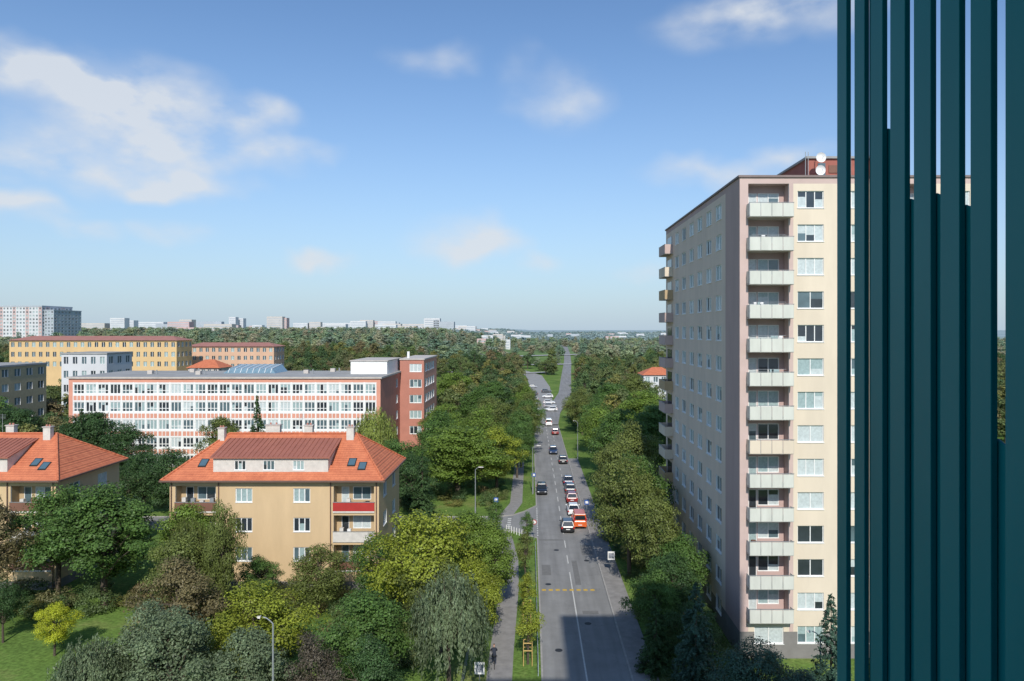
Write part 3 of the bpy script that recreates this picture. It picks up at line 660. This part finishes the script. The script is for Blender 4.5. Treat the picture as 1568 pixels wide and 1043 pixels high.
def scatter(name,P,S,R,pid,protos):
    c=bpy.data.collections.new(name+'_kinds')
    for i,me in enumerate(protos):
        o=bpy.data.objects.new('kind_%02d'%i,me); c.objects.link(o)
    me=bpy.data.meshes.new(name); me.from_pydata([tuple(p) for p in P],[],[])
    for nm,dt,arr in(('scl','FLOAT_VECTOR',S),('rot','FLOAT_VECTOR',R)):
        at=me.attributes.new(nm,dt,'POINT'); at.data.foreach_set('vector',np.asarray(arr,dtype=np.float32).ravel())
    at=me.attributes.new('pid','INT','POINT'); at.data.foreach_set('value',np.asarray(pid,dtype=np.int32))
    o=bpy.data.objects.new(name,me); COL.objects.link(o)
    ng=bpy.data.node_groups.new(name,'GeometryNodeTree')
    ng.interface.new_socket(name='Geometry',in_out='INPUT',socket_type='NodeSocketGeometry'); ng.interface.new_socket(name='Geometry',in_out='OUTPUT',socket_type='NodeSocketGeometry')
    gi=ng.nodes.new('NodeGroupInput');go=ng.nodes.new('NodeGroupOutput'); ip=ng.nodes.new('GeometryNodeInstanceOnPoints'); ci=ng.nodes.new('GeometryNodeCollectionInfo')
    ci.inputs['Collection'].default_value=c; ci.inputs['Separate Children'].default_value=True; ci.inputs['Reset Children'].default_value=True
    ip.inputs['Pick Instance'].default_value=True
    def na(nm,dt):
        n=ng.nodes.new('GeometryNodeInputNamedAttribute'); n.data_type=dt; n.inputs['Name'].default_value=nm; return n.outputs[0]
    L=ng.links
    L.new(gi.outputs[0],ip.inputs['Points']); L.new(ci.outputs[0],ip.inputs['Instance']); L.new(na('pid','INT'),ip.inputs['Instance Index'])
    L.new(na('rot','FLOAT_VECTOR'),ip.inputs['Rotation']); L.new(na('scl','FLOAT_VECTOR'),ip.inputs['Scale']); L.new(ip.outputs[0],go.inputs[0])
    m=o.modifiers.new('scatter','NODES'); m.node_group=ng
    return o
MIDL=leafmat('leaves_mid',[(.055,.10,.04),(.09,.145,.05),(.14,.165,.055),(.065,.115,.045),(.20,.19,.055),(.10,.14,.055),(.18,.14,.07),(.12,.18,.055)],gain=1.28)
FARL=leafmat('hazy_leaves_far',[(.12,.19,.13),(.18,.25,.14),(.26,.28,.15),(.14,.20,.15),(.29,.26,.17),(.20,.28,.17)],.3,gain=1.25)  # paler leaf colours with aerial haze put into them
VFL=leafmat('hazy_leaves_very_far',[(.27,.36,.36),(.32,.41,.39),(.37,.43,.39)],.3,gain=1.15)  # bluish pale ramp, stronger distance haze put into the leaf colour
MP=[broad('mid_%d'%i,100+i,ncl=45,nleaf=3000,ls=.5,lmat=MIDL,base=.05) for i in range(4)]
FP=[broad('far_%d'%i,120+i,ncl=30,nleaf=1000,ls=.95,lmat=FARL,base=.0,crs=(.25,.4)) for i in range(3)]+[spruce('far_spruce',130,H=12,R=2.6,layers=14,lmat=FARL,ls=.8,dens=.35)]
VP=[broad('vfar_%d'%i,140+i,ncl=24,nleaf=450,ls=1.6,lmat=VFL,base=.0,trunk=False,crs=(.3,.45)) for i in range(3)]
SH=[broad('shrub_%d'%i,150+i,H=2.2,R=1.5,ncl=22,nleaf=1500,ls=.15,lmat=MIDL,base=0,trunk=False,crs=(.25,.45)) for i in range(3)]
def near_line(x,y,pts,w):
    for (ax,ay),(bx,by) in zip(pts,pts[1:]):
        dx,dy=bx-ax,by-ay; t=max(0,min(1,((x-ax)*dx+(y-ay)*dy)/(dx*dx+dy*dy)))
        if (ax+t*dx-x)**2+(ay+t*dy-y)**2<w*w: return True
    return False
rects=[(-95,-20,136,190),(-194,-124,256,280),(-142,-96,276,300),(-450,-395,592,645),(-127,-106,148,170),(-128,-108,185,206),(31,49,212,236),(-116,-98,229,250),(-58,-22,290,372),(12,40,55,95),(9,14,150,185)]
F1=[(4.4,120),(5.2,203),(14.5,300),(20,400),(27,520),(34,660),(44,900)]; F2=[(4,200),(4.5,330),(2,400),(-14,470)]
def ok(x,y):
    for a,b,c,d in rects:
        if a<x<b and c<y<d: return False
    if near_line(x,y,F1,6.4) or near_line(x,y,F2,8.2): return False
    if y>430 and near_line(x,y,[(-60,480),(10,500),(90,515)],9): return False
    if -75<x<90 and 390<y<1000 and math.sin(x*.05+y*.013)+math.sin(y*.031-x*.02)>-.3 and rng.random()<.8: return False
    if -190<x*262/y<-128 and 225<y<262: return False
    if -136<x*283/y<-100 and 255<y<283: return False
    return True
rng=np.random.default_rng(3)
def gen(n,y0,y1,b0,b1,hr,rr,npro,h0=12,r0=4.5,okf=ok,mind=5):
    P=[];S=[];R=[];I=[];grid={}
    t=0
    while len(P)<n and t<n*8:
        t+=1
        y=math.sqrt(rng.uniform(y0*y0,y1*y1)); x=rng.uniform(b0,b1)*y
        key=(int(x/mind),int(y/mind))
        if key in grid or not okf(x,y): continue
        grid[key]=1
        H=rng.uniform(*hr);r=rng.uniform(*rr)
        P.append((x,y,T(x,y)-.2));S.append((r/r0,r/r0,H/h0));R.append((0,0,rng.uniform(0,6.28)));I.append(int(rng.integers(0,npro)))
    return P,S,R,I
okm=lambda x,y: ok(x,y) and not(x>9 and x<16 and y<140) and not (y<185 and -20<x<14) 
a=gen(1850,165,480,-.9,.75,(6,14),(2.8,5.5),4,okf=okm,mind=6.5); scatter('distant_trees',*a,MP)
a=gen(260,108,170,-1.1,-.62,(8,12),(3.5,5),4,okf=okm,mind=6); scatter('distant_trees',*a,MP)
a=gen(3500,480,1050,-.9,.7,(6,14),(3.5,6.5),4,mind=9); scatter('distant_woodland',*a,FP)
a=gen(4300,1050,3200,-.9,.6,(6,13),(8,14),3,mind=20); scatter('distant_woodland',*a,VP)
lawns=[(-48,-31.5,50,67),(-9.5,-4.4,44,60),(-25,-21,56,64),(-16,-12,56,64)]
def oks(x,y):
    if any(a<x<b and c<y<d for a,b,c,d in lawns): return False
    return (-52<x<-4.0 and 42<y<73) or (10.3<x<16.3 and 44<y<100) or (-60<x<-5 and 88<y<95) or (-60<x<-4 and 106<y<135)
a=gen(400,42,135,-1.,.3,(1.0,2.6),(.8,2.),3,2.2,1.5,okf=oks,mind=1.8); scatter('undergrowth',*a,SH)
# ------------------------------------------------------------ vehicles
CARM={}
def paint(c,met=.2):
    if c not in CARM:
        m=plain('car_paint_%d'%len(CARM),c,.3,.04,3,spec=.6); m.node_tree.nodes['Principled BSDF'].inputs['Coat Weight'].default_value=.6; CARM[c]=m
    return CARM[c]
CG=plain('car_glass',(.02,.025,.03),.05,.1,spec=.9); TYRE=plain('tyre',(.02,.02,.02),.9); HUB=plain('hub',(.4,.4,.42),.35,metal=.6)
TAIL=plain('tail_light',(.45,.02,.015),.3); HEAD=plain('head_light',(.7,.72,.75),.15)
def car(name,x,y,col,rz=0,kind='hatch'):
    root=empty(name,(x,y,T(x,y)+(.01 if y<205 else .26)),rz); P=paint(col)
    van=kind=='van'; wg=kind=='estate'
    b=MB()
    if van: st=[(-2.3,.82,.35,1.0),(-2.25,.9,.28,1.1),(-1,.93,.26,1.12),(1.0,.93,.26,1.12),(1.9,.9,.26,1.08),(2.25,.85,.3,.95),(2.33,.75,.35,.8)]
    else: st=[(-2.12,.74,.36,.80),(-2.05,.82,.28,.93),(-1.2,.87,.24,.95),(0.3,.88,.22,.95),(1.1,.87,.24,.93),(1.75,.83,.26,.84),(2.05,.76,.3,.72),(2.14,.66,.36,.6)]
    rings=[]
    for yy,hw,zb,zt in st:
        m_=(zb+zt)/2
        rings.append([(-hw*.93,yy,zb),(-hw,yy,zb+.1),(-hw*1.01,yy,m_),(-hw*.95,yy,zt-.04),(-hw*.82,yy,zt),(hw*.82,yy,zt),(hw*.95,yy,zt-.04),(hw*1.01,yy,m_),(hw,yy,zb+.1),(hw*.93,yy,zb)])
    for r1,r2 in zip(rings,rings[1:]):
        for i in range(10): j=(i+1)%10; b.quad([r1[i],r1[j],r2[j],r2[i]],P)
    b.quad(rings[0],P); b.quad(rings[-1],P)
    b.obj('body',root,smooth=False)
    g=MB()
    if van: base=(-2.2,1.5,.80,1.1); top=(-2.15,.7,.74,1.95)
    elif kind=='sedan': base=(-1.55,.95,.78,.93); top=(-.85,.15,.60,1.42)
    elif wg: base=(-2.0,1.0,.78,.93); top=(-1.7,.2,.62,1.47)
    else: base=(-1.98,1.0,.78,.93); top=(-1.45,.15,.62,1.46)
    A=[(-base[2],base[0],base[3]),(base[2],base[0],base[3]),(base[2],base[1],base[3]),(-base[2],base[1],base[3])]
    C=[(-top[2],top[0],top[3]),(top[2],top[0],top[3]),(top[2],top[1],top[3]),(-top[2],top[1],top[3])]
    gm=P if van else CG
    g.hexa(A+C,gm)
    C2=[(p[0]*1.02,p[1]+(-.03 if i<2 else .03),p[2]-.02) for i,p in enumerate(C)]; C3=[(p[0]*.93,p[1],p[2]+.05) for p in C]
    g.hexa(C2+C3,P)
    def strip(p,q,w,m=P):
        p=Vector(p);q=Vector(q); o=Vector((math.copysign(.02,p.x),0,.0)); g.hexa([p+o+Vector((0,-w,0)),p+o+Vector((0,w,0)),p-o*2+Vector((0,w,0)),p-o*2+Vector((0,-w,0)),q+o+Vector((0,-w,0)),q+o+Vector((0,w,0)),q-o*2+Vector((0,w,0)),q-o*2+Vector((0,-w,0))],m)
    for s in(0,1):
        strip(A[s],C[s],.06); strip(A[3-s],C[3-s],.05)
        mA=Vector(A[s]).lerp(Vector(A[3-s]),.5); mC=Vector(C[s]).lerp(Vector(C[3-s]),.55); strip(mA,mC,.04,DARK if not van else P)
    if van:
        g.quad([(-.7,base[0]-.03,1.25),(.7,base[0]-.03,1.25),(.66,base[0]-.01,1.8),(-.66,base[0]-.01,1.8)],CG)
        g.quad([(-.7,1.43,1.2),(.7,1.43,1.2),(.66,.86,1.86),(-.66,.86,1.86)],CG)
    g.obj('cabin',root)
    d=MB(); yr=st[0][0]; yf=st[-1][0]
    d.box(-.82,.82,yr-.06,yr+.1,.3,.5,P); d.box(-.6,.6,yr-.065,yr-.06,.28,.36,DARK); d.box(-.26,.26,yr-.075,yr-.066,.52,.63,WHITE)
    zt=.78 if not van else 1.2
    for s in(-1,1): d.box(s*.78-.09,s*.78+.09,yr-.03,yr+.12,zt-.16,zt+.06+(.3 if van else 0),TAIL); d.box(s*.58-.13,s*.58+.13,yf-.08,yf+.015,.56,.68,HEAD)
    for s in(-1,1): d.box(s*.95-.09,s*.95+.09,.72,.86,.93,1.05,P)
    d.box(-.5,.5,yf-.05,yf+.02,.35,.5,DARK)
    d.obj('lights_and_bumpers',root)
    w=MB()
    for yy in(-1.32,1.35):
        for s in(-1,1):
            w.cyl((s*.70,yy,.31),(s*.90,yy,.31),.31,.31,18,TYRE); w.cyl((s*.895,yy,.31),(s*.905,yy,.31),.19,.19,12,HUB)
    w.obj('wheels',root)
CB=(.012,.014,.018);CW=(.72,.72,.72);CR=(.22,.015,.015);CS=(.35,.36,.38);CDB=(.02,.04,.10);CDG=(.07,.075,.08);CO=(.65,.12,.02)
car('estate_car',5.0,97.2,CB,0,'estate'); car('orange_van',6.75,99.5,CO,0,'van'); car('white_car',6.3,106,CW,0,'hatch'); car('red_car',6.5,113.5,CR,0,'estate'); car('dark_car',6.6,119.8,CDG,0,'hatch')
car('blue_car',6.6,126,CDB,0,'sedan'); car('dark_car',6.6,146,CB); car('dark_car',5.0,157,CDB,math.pi); car('white_van',5.2,203,CW,0,'van'); car('dark_car',1.9,119,CB,math.pi,'estate'); car('red_car',6.4,186,CR)
random.seed(31)
for i in range(9):
    y=236+i*11; 
    for sx in(-1,1):
        if random.random()<.4: car('parked_car',3.9+sx*2.9,y,random.choice([CW,CW,CS,CDG,CB,CS]),random.choice([1.57,-1.57])+random.uniform(-.05,.05),random.choice(['hatch','sedan','estate']))
# ------------------------------------------------------------ street furniture
def lamp(x,y,h=8,side=-1,arm=1.2):
    m=MB(); z=T(x,y)
    m.cyl((0,0,0),(0,0,1.2),.11,.1,10,STEEL); m.cyl((0,0,1.2),(0,0,h-.4),.075,.05,10,STEEL)
    prev=(0,0,h-.4)
    for k in range(1,5):
        t=k/4; p=(side*arm*t,0,h-.4+.4*math.sin(t*math.pi/2)); m.cyl(prev,p,.035,.035,8,STEEL); prev=p
    e=side*arm; m.hexa([(e-.15,-.12,h-.06),(e+.45*side+.15,-.1,h-.04),(e+.45*side+.15,.1,h-.04),(e-.15,.12,h-.06),(e-.12,-.08,h+.07),(e+.45*side+.1,-.06,h+.04),(e+.45*side+.1,.06,h+.04),(e-.12,.08,h+.07)],CHIM)
    m.obj('street_lamp',loc=(x,y,z),smooth=False)
lamp(-15.4,43,9.8,-1,.6); lamp(20.2,50,6,-1,.6); lamp(.4,118,8,1,.8); lamp(-8.0,104.6,7,1,.6); lamp(.3,160,8,1); lamp(9.9,150,8,-1,.6); lamp(.3,190,8,1); lamp(-66,250,11,-1); lamp(-85,140,10,-1)
def sign(name,x,y,kind,h=2.6):
    m=MB(); m.cyl((0,0,0),(0,0,h),.035,.035,8,STEEL)
    if kind=='board': m.box(-.38,.38,-.06,-.04,h-.95,h-.02,WHITE); m.box(-.3,.3,-.065,-.062,h-.8,h-.2,plain('notice_print',(.3,.32,.36),.8,.5,14))
    elif kind=='round':
        m.cyl((0,-.06,h-.3),(0,-.045,h-.3),.32,.32,20,REDR); m.cyl((0,-.066,h-.3),(0,-.062,h-.3),.23,.23,20,WHITE)
    elif kind=='square': m.box(-.32,.32,-.06,-.045,h-.65,h,plain('sign_blue',(.02,.1,.4),.4)); m.box(-.2,.2,-.066,-.062,h-.5,h-.15,WHITE)
    m.obj(name,loc=(x,y,0))
sign('notice_board',8.95,79.5,'board',2.5); sign('traffic_sign',.55,118.5,'square',3.4); sign('traffic_sign',.5,92.3,'round'); sign('traffic_sign',-5.0,104.9,'square',2.5); sign('traffic_sign',8.1,103,'square'); sign('traffic_sign',-3.9,55.2,'board',1.5)
m=MB()
RAILM=plain('railing_paint',(.40,.46,.50),.5,.1)
y=56
while y<88.1: m.cyl((.62,y,0),(.62,y,1.05),.028,.028,6,RAILM); y+=1.6
for z in(.35,1.03): m.cyl((.62,55.9,z),(.62,88,z),.022,.022,6,RAILM)
m.obj('pedestrian_railing')
m=MB(); SW=plain('stake_wood',(.55,.38,.14),.8,.2,4)
for (cx,cy) in((-.2,58),(-.3,66.5)):
    for dx,dy in((-.35,-.35),(.35,-.35),(.35,.35),(-.35,.35)): m.cyl((cx+dx,cy+dy,0),(cx+dx,cy+dy,1.9),.035,.035,6,SW)
    for z in(1.2,1.8): m.box(cx-.37,cx+.37,cy-.37,cy-.34,z,z+.08,SW); m.box(cx-.37,cx+.37,cy+.34,cy+.37,z,z+.08,SW)
m.obj('tree_stakes')
m=MB()
for i in range(7): m.cyl((-1.1-i*.35,93.9+i*.38,0),(-1.1-i*.35,93.9+i*.38,.9),.05,.05,8,WHITE)
m.obj('bollards')
m=MB()
for k in range(40): m.cyl((-5.1,50+k*1.1,0),(-5.1,50+k*1.1,1.1),.025,.025,5,STEEL)
m.cyl((-5.1,50,1.08),(-5.1,93,1.08),.02,.02,5,STEEL); m.cyl((-5.1,50,.4),(-5.1,93,.4),.02,.02,5,STEEL); m.obj('garden_fence')
# ------------------------------------------------------------ cyclist
def skin(name,verts,edges,rads,mat,parent):
    me=bpy.data.meshes.new(name); me.from_pydata(verts,edges,[]); me.materials.append(mat)
    o=bpy.data.objects.new(name,me); COL.objects.link(o); o.parent=parent
    s=o.modifiers.new('skin','SKIN'); s.use_smooth_shade=True
    for i,r in enumerate(rads):
        me.skin_vertices[0].data[i].radius=(r,r) if not isinstance(r,tuple) else r
    me.skin_vertices[0].data[0].use_root=True
    sb=o.modifiers.new('sub','SUBSURF'); sb.levels=1; sb.render_levels=1
    return o
def cyclist(x,y,rz):
    root=empty('cyclist',(x,y,.015),rz)
    CL=plain('dark_clothes',(.03,.035,.05),.9,.2,5); SKN=plain('skin',(.5,.3,.22),.6,.05); HAIR=plain('hair',(.05,.03,.02),.8)
    V=[(0,-.2,1.0),(0,-.12,1.15),(0,.02,1.35),(0,.08,1.47),(-.17,.07,1.42),(.17,.07,1.42),(-.24,.2,1.22),(.24,.2,1.22),(-.24,.38,1.1),(.24,.38,1.1),(-.1,-.18,.96),(.1,-.18,.96),(-.13,.2,.86),(.13,.16,.74),(-.12,.06,.5),(.12,-.02,.36),(-.12,.2,.47),(.12,.12,.32)]
    E=[(0,1),(1,2),(2,3),(2,4),(2,5),(4,6),(5,7),(6,8),(7,9),(0,10),(0,11),(10,12),(11,13),(12,14),(13,15),(14,16),(15,17)]
    Rr=[(.15,.12),(.14,.11),(.17,.12),.06,.065,.065,.05,.05,.035,.035,.1,.1,.075,.075,.05,.05,.04,.04]
    skin('body',V,E,Rr,CL,root)
    skin('head',[(0,.08,1.46),(0,.12,1.56),(0,.15,1.66),(0,.14,1.74)],[(0,1),(1,2),(2,3)],[.055,.07,(.085,.1),(.07,.08)],SKN,root)
    skin('hair',[(0,.11,1.7),(0,.1,1.77)],[(0,1)],[(.088,.098),(.07,.07)],HAIR,root)
    for s in(-1,1):
        v=[(s*.24,.39,1.09),(s*.24,.44,1.075)];e=[(0,1)];r=[.03,.035]
        for k in range(4):
            n=len(v); xx=s*(.205+.022*k); L=(.9,1,1.05,.85)[k]
            v+=[(xx,.47,1.07),(xx,.49*1.0+.01*L,1.05),(xx,.485,1.02)]; e+=[(1,n),(n,n+1),(n+1,n+2)]; r+=[.010,.009,.008]
        n=len(v); v+=[(s*.2,.42,1.05),(s*.205,.455,1.03)]; e+=[(0,n),(n,n+1)]; r+=[.011,.009]
        skin('hand',v,e,r,SKN,root)
    b=MB(); FM=plain('bike_frame',(.05,.05,.06),.3)
    for cy in(-.5,.55):
        n=28
        for k in range(n):
            a,c=2*math.pi*k/n,2*math.pi*(k+1)/n; b.cyl((0,cy+.33*math.cos(a),.34+.33*math.sin(a)),(0,cy+.33*math.cos(c),.34+.33*math.sin(c)),.018,.018,6,TYRE,False)
        for k in range(10): a=2*math.pi*k/10; b.cyl((0,cy,.34),(0,cy+.32*math.cos(a),.34+.32*math.sin(a)),.003,.003,3,STEEL,False)
    bb=(0,.0,.32); hd=(0,.42,.85); st=(0,-.18,.82)
    for p,q in((bb,hd),(bb,st),(st,hd),(bb,(0,-.5,.34)),(st,(0,-.5,.34)),(hd,(0,.55,.34)),(hd,(0,.4,1.04)),(st,(0,-.2,.92)),((-.3,.46,1.05),(.3,.46,1.05)),((-.13,.06,.42),(0,0,.32)),((.13,-.02,.24),(0,0,.32))): b.cyl(p,q,.017,.017,7,FM)
    b.box(-.07,.07,-.33,-.07,.91,.95,DARK); b.obj('bicycle',root)
cyclist(-2.9,57.6,.1)
# ------------------------------------------------------------ sky, sun, camera
EL,AZ=38.,3.
w=bpy.data.worlds.new('World'); scene.world=w; w.use_nodes=True; nt=w.node_tree
for n in list(nt.nodes): nt.nodes.remove(n)
out=N(nt,'ShaderNodeOutputWorld'); sky=N(nt,'ShaderNodeTexSky'); sky.sky_type='NISHITA'; sky.sun_disc=False
sky.sun_elevation=rad(EL); sky.sun_rotation=rad(180-AZ); sky.altitude=300; sky.air_density=1.; sky.dust_density=.6; sky.ozone_density=2.5
tint=N(nt,'ShaderNodeVectorMath',operation='MULTIPLY'); nt.links.new(sky.outputs[0],tint.inputs[0]); tint.inputs[1].default_value=(.78,.90,1.0)
bg=N(nt,'ShaderNodeBackground'); bg.inputs[1].default_value=.15; nt.links.new(tint.outputs[0],bg.inputs[0])
tc=N(nt,'ShaderNodeTexCoord'); D=tc.outputs['Generated']
sp=N(nt,'ShaderNodeSeparateXYZ'); nt.links.new(D,sp.inputs[0])
hz=N(nt,'ShaderNodeMapRange'); hz.inputs[1].default_value=-.02; hz.inputs[2].default_value=.45; hz.inputs[3].default_value=1.; hz.inputs[4].default_value=0; nt.links.new(sp.outputs['Z'],hz.inputs[0])
hp=N(nt,'ShaderNodeMath',operation='POWER'); nt.links.new(hz.outputs[0],hp.inputs[0]); hp.inputs[1].default_value=2.1
bh=N(nt,'ShaderNodeBackground'); bh.inputs[0].default_value=(.46,.58,.70,1); bh.inputs[1].default_value=1.
mh=N(nt,'ShaderNodeMixShader'); nt.links.new(hp.outputs[0],mh.inputs[0]); nt.links.new(bg.outputs[0],mh.inputs[1]); nt.links.new(bh.outputs[0],mh.inputs[2])
n1=N(nt,'ShaderNodeTexNoise'); n1.inputs['Scale'].default_value=7; n1.inputs['Detail'].default_value=3; n1.inputs['Roughness'].default_value=.55; nt.links.new(D,n1.inputs['Vector'])
sb=N(nt,'ShaderNodeVectorMath',operation='SUBTRACT'); nt.links.new(n1.outputs['Color'],sb.inputs[0]); sb.inputs[1].default_value=(.5,.5,.5)
scl=N(nt,'ShaderNodeVectorMath',operation='MULTIPLY'); nt.links.new(sb.outputs[0],scl.inputs[0]); scl.inputs[1].default_value=(.16,.0,.10)
dd=N(nt,'ShaderNodeVectorMath',operation='ADD'); nt.links.new(D,dd.inputs[0]); nt.links.new(scl.outputs[0],dd.inputs[1])
cl=[(50,105,150,45,1.),(225,140,120,52,1.),(250,215,170,45,.9),(390,175,60,28,.8),(60,250,110,40,.8),(265,280,90,24,1.2),(440,235,60,18,.5),(655,85,75,28,.4),(850,150,85,45,.55),(1170,15,150,45,1.),(1100,272,100,26,.6),(1215,232,60,22,.6),(715,368,75,34,.55),(820,408,45,18,.6),(495,388,50,17,.9),(120,350,60,18,.7),(265,347,50,16,.5),(990,405,40,17,.5),(20,315,60,20,.8),(760,380,60,22,.5)]
acc=None
for px,py,rx,ry,a in cl:
    d=Vector(((px-812)/1100,1,(505-py)/1100)); k=1/d.length; d.normalize()
    s=N(nt,'ShaderNodeVectorMath',operation='SUBTRACT'); nt.links.new(dd.outputs[0],s.inputs[0]); s.inputs[1].default_value=d
    m=N(nt,'ShaderNodeVectorMath',operation='MULTIPLY'); nt.links.new(s.outputs[0],m.inputs[0]); m.inputs[1].default_value=(1100/(rx*1.4)/k,3,1100/(ry*1.4)/k)
    l=N(nt,'ShaderNodeVectorMath',operation='LENGTH'); nt.links.new(m.outputs[0],l.inputs[0])
    r=N(nt,'ShaderNodeMapRange',interpolation_type='SMOOTHSTEP'); r.inputs[1].default_value=1; r.inputs[2].default_value=0; r.inputs[3].default_value=0; r.inputs[4].default_value=a*1.5
    nt.links.new(l.outputs['Value'],r.inputs[0])
    if acc is None: acc=r.outputs[0]
    else:
        ad=N(nt,'ShaderNodeMath',operation='ADD'); nt.links.new(acc,ad.inputs[0]); nt.links.new(r.outputs[0],ad.inputs[1]); acc=ad.outputs[0]
n2=N(nt,'ShaderNodeTexNoise'); n2.inputs['Scale'].default_value=12; n2.inputs['Detail'].default_value=5; n2.inputs['Roughness'].default_value=.5
mp=N(nt,'ShaderNodeMapping'); mp.inputs['Scale'].default_value=(1,1,1.8); nt.links.new(D,mp.inputs[0]); nt.links.new(mp.outputs[0],n2.inputs['Vector'])
mr=N(nt,'ShaderNodeMapRange'); mr.inputs[1].default_value=.34; mr.inputs[2].default_value=.70; mr.inputs[3].default_value=.15; mr.inputs[4].default_value=1.0; nt.links.new(n2.outputs[0],mr.inputs[0])
mu=N(nt,'ShaderNodeMath',operation='MULTIPLY'); nt.links.new(acc,mu.inputs[0]); nt.links.new(mr.outputs[0],mu.inputs[1])
mn=N(nt,'ShaderNodeMath',operation='MINIMUM'); nt.links.new(mu.outputs[0],mn.inputs[0]); mn.inputs[1].default_value=.84
bc=N(nt,'ShaderNodeBackground'); bc.inputs[0].default_value=(.76,.80,.85,1); bc.inputs[1].default_value=.95
mix=N(nt,'ShaderNodeMixShader'); nt.links.new(mn.outputs[0],mix.inputs[0]); nt.links.new(mh.outputs[0],mix.inputs[1]); nt.links.new(bc.outputs[0],mix.inputs[2]); nt.links.new(mix.outputs[0],out.inputs[0])
ld=bpy.data.lights.new('sun','SUN'); ld.energy=4.2; ld.angle=rad(.5); ld.color=(1,.95,.87)
so=bpy.data.objects.new('sun',ld); COL.objects.link(so); so.rotation_euler=(rad(90-EL),0,rad(AZ)); so.location=(0,-20,60)
cd=bpy.data.cameras.new('camera'); cam=bpy.data.objects.new('camera',cd); COL.objects.link(cam); scene.camera=cam
cam.location=(0,0,27); cam.rotation_euler=(rad(90),0,0); cd.sensor_width=36; cd.lens=36*1100/1568; cd.shift_x=-28/1568; cd.shift_y=-16.5/1568
cd.clip_start=.05; cd.clip_end=30000
scene.view_settings.view_transform='Standard'; scene.view_settings.look='None'; scene.view_settings.exposure=0
